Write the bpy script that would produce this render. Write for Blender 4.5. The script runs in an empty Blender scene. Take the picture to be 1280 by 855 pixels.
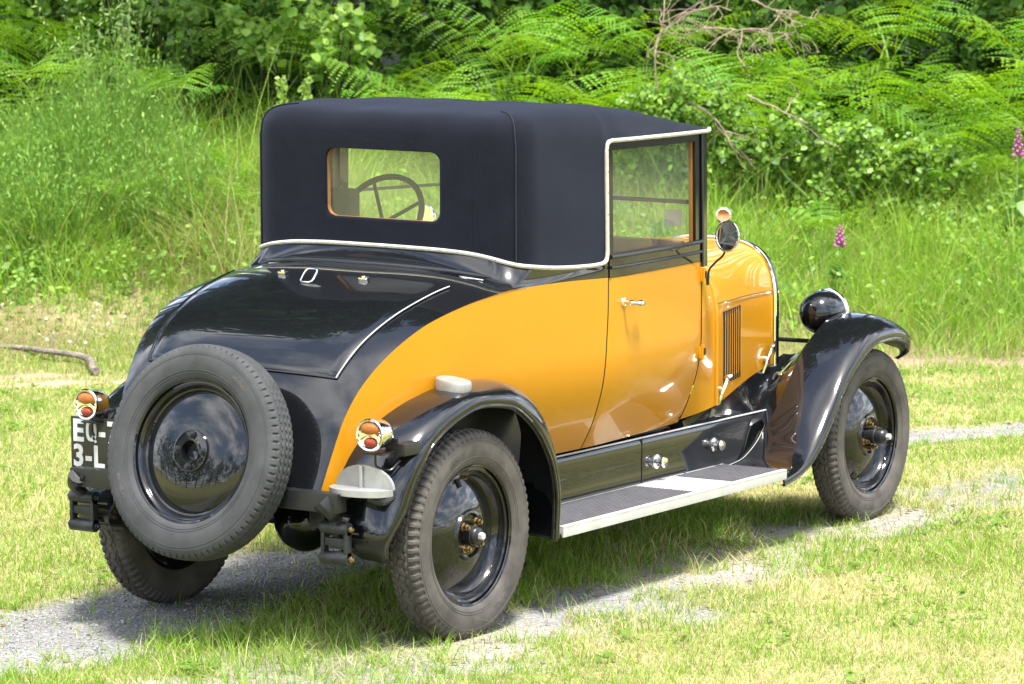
import bpy, bmesh, math, random
import numpy as np
from mathutils import Vector, Matrix
R = math.radians
rng = np.random.default_rng(7)
random.seed(7)
sc = bpy.context.scene
COL = sc.collection

# ------------------------------------------------------------------ camera
CAM = np.array([-8.73447, -6.58302, 2.12608]); YAW = 0.583142; PITCH = 0.107549; ROLL = -0.0026956; FPX = 4049.2
_d = np.array([math.cos(YAW)*math.cos(PITCH), math.sin(YAW)*math.cos(PITCH), -math.sin(PITCH)])
_r = np.cross(_d, [0, 0, 1]); _r /= np.linalg.norm(_r); _u = np.cross(_r, _d)
_r, _u = math.cos(ROLL)*_r + math.sin(ROLL)*_u, -math.sin(ROLL)*_r + math.cos(ROLL)*_u
cam_data = bpy.data.cameras.new('camera'); cam = bpy.data.objects.new('camera', cam_data); COL.objects.link(cam)
M = Matrix(((_r[0], _u[0], -_d[0], CAM[0]), (_r[1], _u[1], -_d[1], CAM[1]), (_r[2], _u[2], -_d[2], CAM[2]), (0, 0, 0, 1)))
cam.matrix_world = M
cam_data.sensor_width = 36; cam_data.lens = FPX/1280*36
cam_data.clip_start = 0.1; cam_data.clip_end = 2000
cam_data.dof.use_dof = True; cam_data.dof.focus_distance = 11.4; cam_data.dof.aperture_fstop = 8.0
sc.camera = cam
# ------------------------------------------------------------------ world, sun, exposure
SUN_EL, SUN_AZ = R(70), math.atan2(-0.78, -0.62)          # azimuth from +X
SUN = Vector((math.cos(SUN_EL)*math.cos(SUN_AZ), math.cos(SUN_EL)*math.sin(SUN_AZ), math.sin(SUN_EL)))
wd = bpy.data.worlds.new('World'); sc.world = wd; wd.use_nodes = True
nt = wd.node_tree; nt.nodes.clear()
def wn(t, **k):
    n = nt.nodes.new(t)
    for a, b in k.items(): setattr(n, a, b)
    return n
sky = wn('ShaderNodeTexSky', sky_type='NISHITA', sun_disc=False)
sky.sun_elevation = SUN_EL; sky.sun_rotation = math.atan2(SUN.x, SUN.y); sky.air_density = 1.0; sky.dust_density = 1.5
tc = wn('ShaderNodeTexCoord'); sx = wn('ShaderNodeSeparateXYZ'); nt.links.new(tc.outputs['Generated'], sx.inputs[0])
def wm(op, a, b=None):
    n = wn('ShaderNodeMath', operation=op)
    for i, v in enumerate((a, b)):
        if v is None: continue
        if isinstance(v, (int, float)): n.inputs[i].default_value = v
        else: nt.links.new(v, n.inputs[i])
    return n.outputs[0]
den = wm('ADD', wm('MAXIMUM', sx.outputs[2], 0.0), 0.16)
cb = wn('ShaderNodeCombineXYZ'); nt.links.new(wm('DIVIDE', sx.outputs[0], den), cb.inputs[0]); nt.links.new(wm('DIVIDE', sx.outputs[1], den), cb.inputs[1])
nz = wn('ShaderNodeTexNoise'); nz.inputs['Scale'].default_value = 1.15; nz.inputs['Detail'].default_value = 7; nz.inputs['Roughness'].default_value = 0.55
nt.links.new(cb.outputs[0], nz.inputs['Vector'])
rp = wn('ShaderNodeValToRGB'); rp.color_ramp.elements[0].position = 0.43; rp.color_ramp.elements[1].position = 0.60
nt.links.new(nz.outputs[0], rp.inputs[0])
nz2 = wn('ShaderNodeTexNoise'); nz2.inputs['Scale'].default_value = 2.3; nz2.inputs['Detail'].default_value = 5
nt.links.new(cb.outputs[0], nz2.inputs['Vector'])
crp = wn('ShaderNodeValToRGB'); crp.color_ramp.elements[0].position = 0.35; crp.color_ramp.elements[1].position = 0.65
crp.color_ramp.elements[0].color = (5.2, 5.4, 5.9, 1); crp.color_ramp.elements[1].color = (11, 11, 11.2, 1)
nt.links.new(nz2.outputs[0], crp.inputs[0])
mx = wn('ShaderNodeMix', data_type='RGBA')
nt.links.new(rp.outputs[0], mx.inputs[0]); nt.links.new(sky.outputs[0], mx.inputs[6]); nt.links.new(crp.outputs[0], mx.inputs[7])
bg = wn('ShaderNodeBackground'); bg.inputs[1].default_value = 0.135
nt.links.new(mx.outputs[2], bg.inputs[0])
wo = wn('ShaderNodeOutputWorld'); nt.links.new(bg.outputs[0], wo.inputs[0])
sl = bpy.data.lights.new('sun', 'SUN'); sl.energy = 3.6; sl.angle = R(10); sl.color = (1.0, 0.965, 0.90)
so = bpy.data.objects.new('sun', sl); COL.objects.link(so); so.rotation_euler = (-SUN).to_track_quat('-Z', 'Y').to_euler()
vs = sc.view_settings; vs.view_transform = 'Standard'; vs.look = 'None'; vs.gamma = 1; vs.use_curve_mapping = False; vs.exposure = 1.58
sc.render.engine = 'CYCLES'
sc.cycles.use_denoising = True; sc.cycles.max_bounces = 9; sc.cycles.transparent_max_bounces = 12
sc.cycles.diffuse_bounces = 4; sc.cycles.caustics_reflective = False; sc.cycles.caustics_refractive = False

# ------------------------------------------------------------------ materials
MATS = {}
class NT:
    def __init__(s, name):
        s.m = bpy.data.materials.new(name); s.m.use_nodes = True; s.t = s.m.node_tree
        s.b = s.t.nodes['Principled BSDF']; s.out = s.t.nodes['Material Output']
    def n(s, t, **k):
        x = s.t.nodes.new(t)
        for a, b in k.items(): setattr(x, a, b)
        return x
    def l(s, a, b): s.t.links.new(a, b)
    def set(s, **k):
        for a, v in k.items():
            i = s.b.inputs[a.replace('_', ' ')]
            i.default_value = (*v, 1) if isinstance(v, tuple) and len(v) == 3 and i.type == 'RGBA' else v
        return s
    def noise(s, scale, detail=4, rough=.5, coord='Object', stretch=None):
        t = s.n('ShaderNodeTexCoord'); z = s.n('ShaderNodeTexNoise')
        z.inputs['Scale'].default_value = scale; z.inputs['Detail'].default_value = detail; z.inputs['Roughness'].default_value = rough
        o = t.outputs[coord]
        if stretch:
            mp = s.n('ShaderNodeMapping'); mp.inputs['Scale'].default_value = stretch; s.l(o, mp.inputs[0]); o = mp.outputs[0]
        s.l(o, z.inputs['Vector']); return z.outputs[0]
    def ramp(s, fac, *st):
        r = s.n('ShaderNodeValToRGB'); e = r.color_ramp.elements
        while len(e) < len(st): e.new(.5)
        for q, (p, c) in zip(e, st): q.position = p; q.color = (*c, 1) if len(c) == 3 else c
        s.l(fac, r.inputs[0]); return r.outputs[0]
    def bump(s, h, strength=.3, dist=.01):
        b = s.n('ShaderNodeBump'); b.inputs['Strength'].default_value = strength; b.inputs['Distance'].default_value = dist
        s.l(h, b.inputs['Height']); s.l(b.outputs[0], s.b.inputs['Normal']); return b
def simple(name, col, rough=.5, metal=0, coat=0, spec=.5, var=None, bump=None):
    t = NT(name); t.set(Base_Color=col, Roughness=rough, Metallic=metal)
    t.b.inputs['Coat Weight'].default_value = coat; t.b.inputs['Coat Roughness'].default_value = .03
    t.b.inputs['Specular IOR Level'].default_value = spec
    if var:
        sca, k = var; f = t.noise(sca, 5, .6)
        t.l(t.ramp(f, (.3, tuple(c*(1-k) for c in col)), (.7, tuple(min(1, c*(1+k)) for c in col))), t.b.inputs['Base Color'])
    if bump: t.bump(t.noise(bump[0], 4), bump[1], bump[2])
    MATS[name] = t.m; return t
def paint(name, col, rough, dust, cw=1.0):
    t = NT(name); t.set(Roughness=rough); t.b.inputs['Specular IOR Level'].default_value = .1; t.b.inputs['Coat Weight'].default_value = cw; t.b.inputs['Coat Roughness'].default_value = .015
    f = t.noise(1.7, 6, .6); f2 = t.noise(55, 3, .6)
    a = t.ramp(f, (.3, tuple(c*.96 for c in col)), (.7, tuple(min(1, c*1.04) for c in col)))
    m = t.n('ShaderNodeMix', data_type='RGBA'); t.l(t.ramp(f2, (.62, (0, 0, 0)), (.80, (dust, dust, dust))), m.inputs[0])
    t.l(a, m.inputs[6]); m.inputs[7].default_value = (.22, .2, .17, 1); t.l(m.outputs[2], t.b.inputs['Base Color'])
    t.l(t.ramp(t.noise(9, 5, .6), (.35, (.004,)*3), (.8, (.03,)*3)), t.b.inputs['Coat Roughness'])
    bp = t.bump(t.noise(2.6, 2), .11, .01); t.l(bp.outputs[0], t.b.inputs['Coat Normal'])
    MATS[name] = t.m
paint('yellow_paint', (.485, .205, .0065), .3, .03, .55)
paint('black_paint', (.0045, .005, .006), .25, .05)
simple('satin_black', (.010, .0105, .0115), .38, spec=.5, var=(14, .35), bump=(60, .1, .002))
simple('dark_cavity', (.01, .01, .01), .8)
simple('chrome', (.82, .80, .76), .07, metal=1, var=(20, .06))
simple('aluminium', (.56, .555, .54), .42, metal=.4, var=(12, .12), bump=(90, .12, .002))
simple('cast_aluminium', (.34, .34, .33), .45, metal=.55, var=(12, .2), bump=(90, .2, .003))
simple('brass', (.38, .27, .14), .3, metal=1, var=(60, .3))
simple('piping_cream', (.42, .40, .34), .55, var=(40, .15))
simple('cast_iron', (.028, .029, .031), .42, metal=.3, var=(30, .35), bump=(120, .3, .003))
simple('rubber_mat', (.085, .084, .09), .55, var=(30, .2))
simple('mat_groove', (.018, .018, .02), .7)
simple('amber_glass', (.46, .13, .005), .12, coat=.6)
simple('red_glass', (.33, .035, .005), .12, coat=.6)
simple('plate_black', (.016, .017, .016), .4, var=(20, .2))
simple('plate_white', (.6, .6, .57), .5)
simple('leather', (.028, .035, .018), .55, var=(12, .3), bump=(40, .3, .004))
simple('veil_green_bakelite', (.05, .07, .025), .25, coat=.4)  # green painted in for window reflections over the dark steering wheel
simple('trim_wood', (.27, .125, .03), .4, var=(10, .25), coat=.2)
simple('mirror_glass', (.9, .9, .9), .02, metal=1)
simple('stitch_thread', (.05, .052, .06), .8)
simple('paper_white', (.75, .75, .74), .7)
t = NT('sticker_paper'); tr = t.n('ShaderNodeBsdfTranslucent'); tr.inputs[0].default_value = (.8, .8, .8, 1); ms = t.n('ShaderNodeMixShader'); ms.inputs[0].default_value = .6
t.set(Base_Color=(.7, .7, .7), Roughness=.7); t.l(t.b.outputs[0], ms.inputs[1]); t.l(tr.outputs[0], ms.inputs[2]); t.l(ms.outputs[0], t.out.inputs[0]); MATS['sticker_paper'] = t.m
for nm in ('amber_glass', 'red_glass'):                                  # ribbed lenses
    tt = NT('tmp'); bpy.data.materials.remove(tt.m); t = NT.__new__(NT); t.m = MATS[nm]; t.t = t.m.node_tree; t.b = t.t.nodes['Principled BSDF']
    wv = t.n('ShaderNodeTexWave', bands_direction='Y'); wv.inputs['Scale'].default_value = 70; tcx = t.n('ShaderNodeTexCoord'); t.l(tcx.outputs['Object'], wv.inputs[0]); t.bump(wv.outputs[1], .8, .004)
# window pane: a thin sheet that lets light straight through and mirrors by Fresnel
t = NT('window_glass'); t.t.nodes.remove(t.b)
g1 = t.n('ShaderNodeBsdfTransparent'); g1.inputs[0].default_value = (.93, .95, .92, 1); g2 = t.n('ShaderNodeBsdfGlossy'); g2.inputs['Roughness'].default_value = .02
fr = t.n('ShaderNodeLayerWeight'); pw = t.n('ShaderNodeMath', operation='POWER'); t.l(fr.outputs['Facing'], pw.inputs[0]); pw.inputs[1].default_value = 5
ma = t.n('ShaderNodeMath', operation='MULTIPLY_ADD'); t.l(pw.outputs[0], ma.inputs[0]); ma.inputs[1].default_value = .92; ma.inputs[2].default_value = .075
mxs = t.n('ShaderNodeMixShader'); t.l(ma.outputs[0], mxs.inputs[0]); t.l(g1.outputs[0], mxs.inputs[1]); t.l(g2.outputs[0], mxs.inputs[2])
df = t.n('ShaderNodeBsdfDiffuse'); df.inputs[0].default_value = (.6, .62, .56, 1)  # pale diffuse layer painting in a reflection veil, with some dust
mx2 = t.n('ShaderNodeMixShader'); mx2.inputs[0].default_value = .06; t.l(mxs.outputs[0], mx2.inputs[1]); t.l(df.outputs[0], mx2.inputs[2])
t.l(mx2.outputs[0], t.out.inputs[0]); MATS['window_glass'] = t.m
# canvas of the roof
t = NT('canvas'); t.set(Roughness=.86); t.b.inputs['Sheen Weight'].default_value = .08; t.b.inputs['Sheen Tint'].default_value = (.6, .7, 1, 1); t.b.inputs['Specular IOR Level'].default_value = .15
a = t.ramp(t.noise(5, 10, .78), (.34, (.0020, .0026, .0060)), (.7, (.0052, .0063, .0118)))
m = t.n('ShaderNodeMix', data_type='RGBA'); t.l(t.ramp(t.noise(240, 2, .5), (.62, (0,)*3), (.74, (.6,)*3)), m.inputs[0]); t.l(a, m.inputs[6]); m.inputs[7].default_value = (.02, .022, .03, 1)
t.l(m.outputs[2], t.b.inputs['Base Color'])
w1 = t.n('ShaderNodeTexWave'); w1.inputs['Scale'].default_value = 260; w2 = t.n('ShaderNodeTexWave', bands_direction='Z'); w2.inputs['Scale'].default_value = 260
tcx = t.n('ShaderNodeTexCoord'); t.l(tcx.outputs['Object'], w1.inputs[0]); t.l(tcx.outputs['Object'], w2.inputs[0])
ad = t.n('ShaderNodeMath'); t.l(w1.outputs[1], ad.inputs[0]); t.l(w2.outputs[1], ad.inputs[1])
ad2 = t.n('ShaderNodeMath'); t.l(ad.outputs[0], ad2.inputs[0]); nn = t.n('ShaderNodeMath', operation='MULTIPLY'); t.l(t.noise(5, 4), nn.inputs[0]); nn.inputs[1].default_value = 12
t.l(nn.outputs[0], ad2.inputs[1]); t.bump(ad2.outputs[0], .25, .0025); MATS['canvas'] = t.m
# tyres
def tyre_mat(name, c0, c1):
    t = NT(name); t.set(Roughness=.75)
    t.l(t.ramp(t.noise(9, 6, .65), (.3, c0), (.72, c1)), t.b.inputs['Base Color'])
    t.bump(t.noise(160, 3), .25, .002); t.b.inputs['Specular IOR Level'].default_value = .35; MATS[name] = t.m
tyre_mat('road_tyre', (.044, .039, .034), (.112, .099, .086))
tyre_mat('worn_lettering', (.045, .043, .041), (.095, .088, .083))
tyre_mat('spare_tyre_rubber', (.027, .0275, .0285), (.055, .056, .057))
# foliage: per-vertex colour of each blade or leaf, part of the light passes through it
def foliage(name, rough=.5, transl=.35, gain=1.0):
    t = NT(name); at = t.n('ShaderNodeAttribute', attribute_name='Col')
    t.l(at.outputs['Color'], t.b.inputs['Base Color']); t.set(Roughness=rough); t.b.inputs['Specular IOR Level'].default_value = .35
    tr = t.n('ShaderNodeBsdfTranslucent'); hs = t.n('ShaderNodeHueSaturation'); hs.inputs['Saturation'].default_value = 1.1; hs.inputs['Value'].default_value = 1.25; hs.inputs['Hue'].default_value = .492
    t.l(at.outputs['Color'], hs.inputs['Color']); t.l(hs.outputs[0], tr.inputs[0])
    ms = t.n('ShaderNodeMixShader'); ms.inputs[0].default_value = transl
    t.l(t.b.outputs[0], ms.inputs[1]); t.l(tr.outputs[0], ms.inputs[2]); t.l(ms.outputs[0], t.out.inputs[0]); MATS[name] = t.m
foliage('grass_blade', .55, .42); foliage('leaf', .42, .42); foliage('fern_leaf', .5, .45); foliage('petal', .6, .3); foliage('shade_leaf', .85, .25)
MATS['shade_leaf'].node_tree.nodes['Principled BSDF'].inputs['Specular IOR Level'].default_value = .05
simple('dead_wood', (.25, .19, .135), .85, var=(14, .4), bump=(50, .5, .006))
simple('lichen_wood', (.17, .14, .115), .85, var=(25, .6), bump=(40, .6, .01))
simple('stem_brown', (.035, .026, .017), .9, var=(20, .4))
simple('stem_green', (.16, .24, .06), .6, var=(20, .3))
# ground: per-vertex surface (grass soil / gravel / sand), roughened with procedural grain
t = NT('ground_soil'); at = t.n('ShaderNodeAttribute', attribute_name='Col'); t.set(Roughness=.95); t.b.inputs['Specular IOR Level'].default_value = .1
vo = t.n('ShaderNodeTexVoronoi'); vo.inputs['Scale'].default_value = 95; tcx = t.n('ShaderNodeTexCoord'); t.l(tcx.outputs['Object'], vo.inputs['Vector'])
m = t.n('ShaderNodeMix', data_type='RGBA', blend_type='MULTIPLY'); m.inputs[0].default_value = .75
t.l(at.outputs['Color'], m.inputs[6]); t.l(t.ramp(vo.outputs['Color'], (.1, (.55,)*3), (.9, (1.35,)*3)), m.inputs[7])
m2 = t.n('ShaderNodeMix', data_type='RGBA', blend_type='MULTIPLY'); m2.inputs[0].default_value = .8
t.l(m.outputs[2], m2.inputs[6]); t.l(t.ramp(t.noise(6, 8, .7), (.3, (.7,)*3), (.7, (1.25,)*3)), m2.inputs[7]); t.l(m2.outputs[2], t.b.inputs['Base Color'])
t.bump(vo.outputs['Distance'], .6, .012); MATS['ground_soil'] = t.m
# pebbles
t = NT('pebble'); at = t.n('ShaderNodeAttribute', attribute_name='Col'); t.l(at.outputs['Color'], t.b.inputs['Base Color']); t.set(Roughness=.85); MATS['pebble'] = t.m

# ------------------------------------------------------------------ mesh helpers
def pchip(xs, ys):
    xs = np.asarray(xs, float); ys = np.asarray(ys, float); h = np.diff(xs); dl = np.diff(ys)/h; n = len(xs); m = np.zeros(n)
    for i in range(1, n-1):
        if dl[i-1]*dl[i] > 0:
            w1, w2 = 2*h[i]+h[i-1], h[i]+2*h[i-1]; m[i] = (w1+w2)/(w1/dl[i-1]+w2/dl[i])
    m[0], m[-1] = dl[0], dl[-1]
    def f(x):
        x = np.clip(np.asarray(x, float), xs[0], xs[-1]); i = np.clip(np.searchsorted(xs, x, side='right')-1, 0, n-2)
        t = (x-xs[i])/h[i]
        return (2*t**3-3*t**2+1)*ys[i]+(t**3-2*t**2+t)*h[i]*m[i]+(-2*t**3+3*t**2)*ys[i+1]+(t**3-t**2)*h[i]*m[i+1]
    return f
def curve3(pts, n):
    "smooth resample of a 3D polyline"
    P = np.asarray(pts, float); s = np.r_[0, np.cumsum(np.linalg.norm(np.diff(P, axis=0), axis=1))]
    u = np.linspace(0, s[-1], n); return np.stack([pchip(s, P[:, k])(u) for k in range(P.shape[1])], 1)
class Geo:
    def __init__(s): s.v = []; s.f = []; s.n = 0
    def add(s, V, F, mat=None):
        V = np.asarray(V, float).reshape(-1, 3)
        if mat is not None:
            mm = np.array(mat); V = V @ mm[:3, :3].T + mm[:3, 3]
        s.v.append(V); s.f += [tuple(int(i)+s.n for i in f) for f in F]; s.n += len(V); return s
    def grid(s, P, closeu=False, closev=False, mat=None):
        P = np.asarray(P, float); n, m = P.shape[:2]; F = []
        for i in range(n if closeu else n-1):
            for j in range(m if closev else m-1):
                i2, j2 = (i+1) % n, (j+1) % m
                F.append((i*m+j, i2*m+j, i2*m+j2, i*m+j2))
        return s.add(P.reshape(-1, 3), F, mat)
    def slab(s, P, off):
        "grid P thickened by the offset grid/vector off, closed at the rim"
        P = np.asarray(P, float); Q = P+off; n, m = P.shape[:2]
        s.grid(P); s.grid(Q[::-1])
        for a, b in ((P[0], Q[0]), (Q[-1], P[-1]), (Q[:, 0], P[:, 0]), (P[:, -1], Q[:, -1])): s.grid(np.stack([a, b], 0))
        return s
    def tube(s, path, r, seg=10, caps=True, flat=None):
        P = np.asarray(path, float); n = len(P); r = np.broadcast_to(r, (n,))
        T = np.gradient(P, axis=0); T /= np.linalg.norm(T, axis=1)[:, None]+1e-12
        up = np.array([0, 0, 1.]) if abs(T[0, 2]) < .9 else np.array([1., 0, 0]); out = []
        N = np.cross(T[0], up); N /= np.linalg.norm(N)
        for i in range(n):
            N = N-T[i]*(N@T[i]); N /= np.linalg.norm(N)+1e-12; B = np.cross(T[i], N)
            a = np.linspace(0, 2*np.pi, seg, endpoint=False)[:, None]
            out.append(P[i]+r[i]*(np.cos(a)*N*(flat or 1)+np.sin(a)*B))
        o = s.n; s.grid(np.array(out), closev=True)
        if caps: s.f.append(tuple(range(o, o+seg))[::-1]); s.f.append(tuple(range(o+(n-1)*seg, o+n*seg)))
        return s
    def lathe(s, prof, seg=48, mat=None, closed=False):
        "prof: (radius, height) revolved about local Z"
        a = np.linspace(0, 2*np.pi, seg, endpoint=False); pr = np.asarray(prof, float)
        P = np.stack([pr[:, 0][:, None]*np.cos(a), pr[:, 0][:, None]*np.sin(a), np.repeat(pr[:, 1][:, None], seg, 1)], -1)
        return s.grid(P, closeu=closed, closev=True, mat=mat)
    def box(s, c, size, bev=0, mat=None):
        bm = bmesh.new(); bmesh.ops.create_cube(bm, size=1)
        for v in bm.verts: v.co = Vector((v.co.x*size[0], v.co.y*size[1], v.co.z*size[2]))
        if bev: bmesh.ops.bevel(bm, geom=bm.edges[:], offset=bev, segments=2, affect='EDGES', profile=.7)
        for v in bm.verts: v.co += Vector(c)
        bm.verts.index_update(); s.add([v.co[:] for v in bm.verts], [[v.index for v in f.verts] for f in bm.faces], mat); bm.free(); return s
    def V(s): return np.concatenate(s.v)
    def obj(s, name, mat, parent=None, angle=35, lean=False, recalc=True, weld=False, mirror=False):
        V = s.V().copy()
        if mirror: V[:, 1] *= -1
        if lean: V[:, 2] += .016*(V[:, 1]+.58)
        me = bpy.data.meshes.new(name); me.from_pydata(V.tolist(), [], s.f)
        if recalc or weld:
            bm = bmesh.new(); bm.from_mesh(me)
            if weld: bmesh.ops.remove_doubles(bm, verts=bm.verts, dist=1e-4)
            bmesh.ops.recalc_face_normals(bm, faces=bm.faces); bm.to_mesh(me); bm.free()
        me.polygons.foreach_set('use_smooth', [True]*len(me.polygons)); me.set_sharp_from_angle(angle=R(angle))
        me.materials.append(MATS[mat]); o = bpy.data.objects.new(name, me); COL.objects.link(o)
        if parent: o.parent = parent
        return o
def axis_mat(loc, z, x=None):
    "matrix whose local Z points along z"
    z = Vector(z).normalized(); x = Vector(x) if x is not None else (Vector((0, 0, 1)) if abs(z.z) < .9 else Vector((1, 0, 0)))
    y = z.cross(x).normalized(); x = y.cross(z)
    return Matrix(((x.x, y.x, z.x, loc[0]), (x.y, y.y, z.y, loc[1]), (x.z, y.z, z.z, loc[2]), (0, 0, 0, 1)))
def tag(o, label, cat, group=None, kind=None):
    if kind: o['kind'] = kind
    if label: o['label'] = label
    if cat: o['category'] = cat
    if group: o['group'] = group
    return o
def big_mesh(name, V, F, col, mat, smooth=True):
    "fast mesh from arrays; F (n,k) index array, or a list of such arrays"
    V = np.asarray(V, np.float32); Fs = F if isinstance(F, list) else [F]
    me = bpy.data.meshes.new(name); me.vertices.add(len(V)); me.vertices.foreach_set('co', V.ravel())
    loops = np.concatenate([f.ravel() for f in Fs]).astype(np.int32); tot = np.concatenate([np.full(len(f), f.shape[1]) for f in Fs]).astype(np.int32)
    me.loops.add(len(loops)); me.loops.foreach_set('vertex_index', loops); me.polygons.add(len(tot))
    me.polygons.foreach_set('loop_start', np.r_[0, np.cumsum(tot)[:-1]].astype(np.int32))
    try: me.polygons.foreach_set('loop_total', tot)
    except Exception: pass
    me.update(calc_edges=True); me.validate()
    if smooth: me.polygons.foreach_set('use_smooth', np.ones(len(tot), bool))
    if col is not None:
        ca = me.color_attributes.new('Col', 'FLOAT_COLOR', 'POINT'); c = np.ones((len(V), 4), np.float32); c[:, :3] = col; ca.data.foreach_set('color', c.ravel())
    me.materials.append(MATS[mat]); return me
def link(name, me, parent=None):
    o = bpy.data.objects.new(name, me); COL.objects.link(o)
    if parent: o.parent = parent
    return o
def text_mesh(txt, size, depth=.002, bold=0.0, resolution=3):
    "letters as a mesh in the XY plane, thickened along Z"
    cu = bpy.data.curves.new('lettering', 'FONT'); cu.body = txt; cu.size = size; cu.extrude = depth/2; cu.offset = bold; cu.resolution_u = resolution
    o = bpy.data.objects.new('lettering', cu); COL.objects.link(o)
    dg = bpy.context.evaluated_depsgraph_get(); ev = o.evaluated_get(dg); me = ev.to_mesh()
    V = np.array([v.co[:] for v in me.vertices]); F = [tuple(p.vertices) for p in me.polygons]
    ev.to_mesh_clear(); bpy.data.objects.remove(o); bpy.data.curves.remove(cu); return V, F
# ================================================================== THE CAR
car = bpy.data.objects.new('vintage_car', None); COL.objects.link(car)
tag(car, 'yellow and black vintage two-seater coupe with a dark fabric roof parked on the gravel track', 'car')
W_ = pchip([-.70, -.55, -.45, -.36, -.27, -.1, .1, .4, .75, 1.0, 1.3, 1.755, 1.935, 2.71, 2.9], [.41, .43, .458, .482, .507, .540, .565, .582, .594, .598, .574, .515, .475, .298, .29])
def tuck(x, z):
    k = np.clip((np.asarray(x)+.2)/.6, 0, 1); k = k*k*(3-2*k)
    return .2*k*np.clip((.86-z)/.36, 0, None)**2
def yside(x, z): return W_(x)*(1-tuck(x, z))*(1-.012*np.clip((z-1.0)/.6, 0, 1))
Bx = [-.528, -.483, -.435, -.354, -.239, -.058, .188, .412, .651, .955]
Bz = [.535, .652, .764, .874, .968, 1.053, 1.106, 1.127, 1.130, 1.124]
ZT = pchip(Bx, Bz)
ZB = pchip([-.53, -.46, -.44, -.40, -.3, -.13, 0, .15, .3, .42, .50, .58, .60, .64, 1.0], [.533, .540, .57, .62, .72, .80, .83, .838, .81, .765, .71, .60, .565, .507, .505])
XD = pchip([.50, .60, .70, .80, .90, 1.0, 1.13], [.962, .953, .945, .944, .951, .960, .965])
SIDES = ((-1, False), (1, True))
def side_grid(xf, zf, nu, nv, off=0.0):
    "grid on the car's right flank; xf(s,z), zf(x,t)"
    P = np.zeros((nu, nv, 3))
    for i, s in enumerate(np.linspace(0, 1, nu)):
        for j, t in enumerate(np.linspace(0, 1, nv)):
            x, z = .3, .8
            for _ in range(12): z = float(zf(x, t)); x = float(xf(s, z))
            P[i, j] = (x, -(float(yside(x, z))+off), z)
    return P
# --- yellow rear quarter panels, doors, cowl
quarter = side_grid(lambda s, z: -.528+s**.9*(float(XD(z))-.008+.528), lambda x, t: float(ZB(x))+t*max(.001, float(ZT(x))-float(ZB(x))), 170, 26)
doorP = side_grid(lambda s, z: float(XD(z))+.004+s*(1.758-float(XD(z))-.004), lambda x, t: .505+t*(1.122-.505), 50, 40)
def dull_rim(P, w=2):                       # turn the panel edge in a little so that the shut line catches light
    Q = P.copy(); Q[0, :, 1] += .003; Q[-1, :, 1] += .002; return Q
door_roots = {}
for sgn, mir in SIDES:
    Geo().grid(quarter).obj('quarter_panel', 'yellow_paint', car, lean=True, mirror=mir)
    D = Geo().grid(dull_rim(doorP)); inner = doorP+np.array([0, .035, 0]); D.grid(inner[::-1])
    d = D.obj('door', 'yellow_paint', car, lean=True, mirror=mir, recalc=False); door_roots[sgn] = d
    # dark jamb seen through the shut line
    J = Geo(); zz = np.linspace(.505, 1.12, 30)
    J.grid(np.array([[(float(XD(z))+dx, -(float(yside(float(XD(z)), z))-.0045), z) for z in zz] for dx in (-.012, .010)]))
    J.obj('door_jamb', 'dark_cavity', car, lean=True, mirror=mir)
def side_box(G, x0, x1, z0, z1, off, thick, nx=14, nz=6):
    P = np.array([[(x, -(float(yside(x, z))+off), z) for z in np.linspace(z0, z1, nz)] for x in np.linspace(x0, x1, nx)])
    return G.slab(P, np.array([0, thick, 0]))
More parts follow.
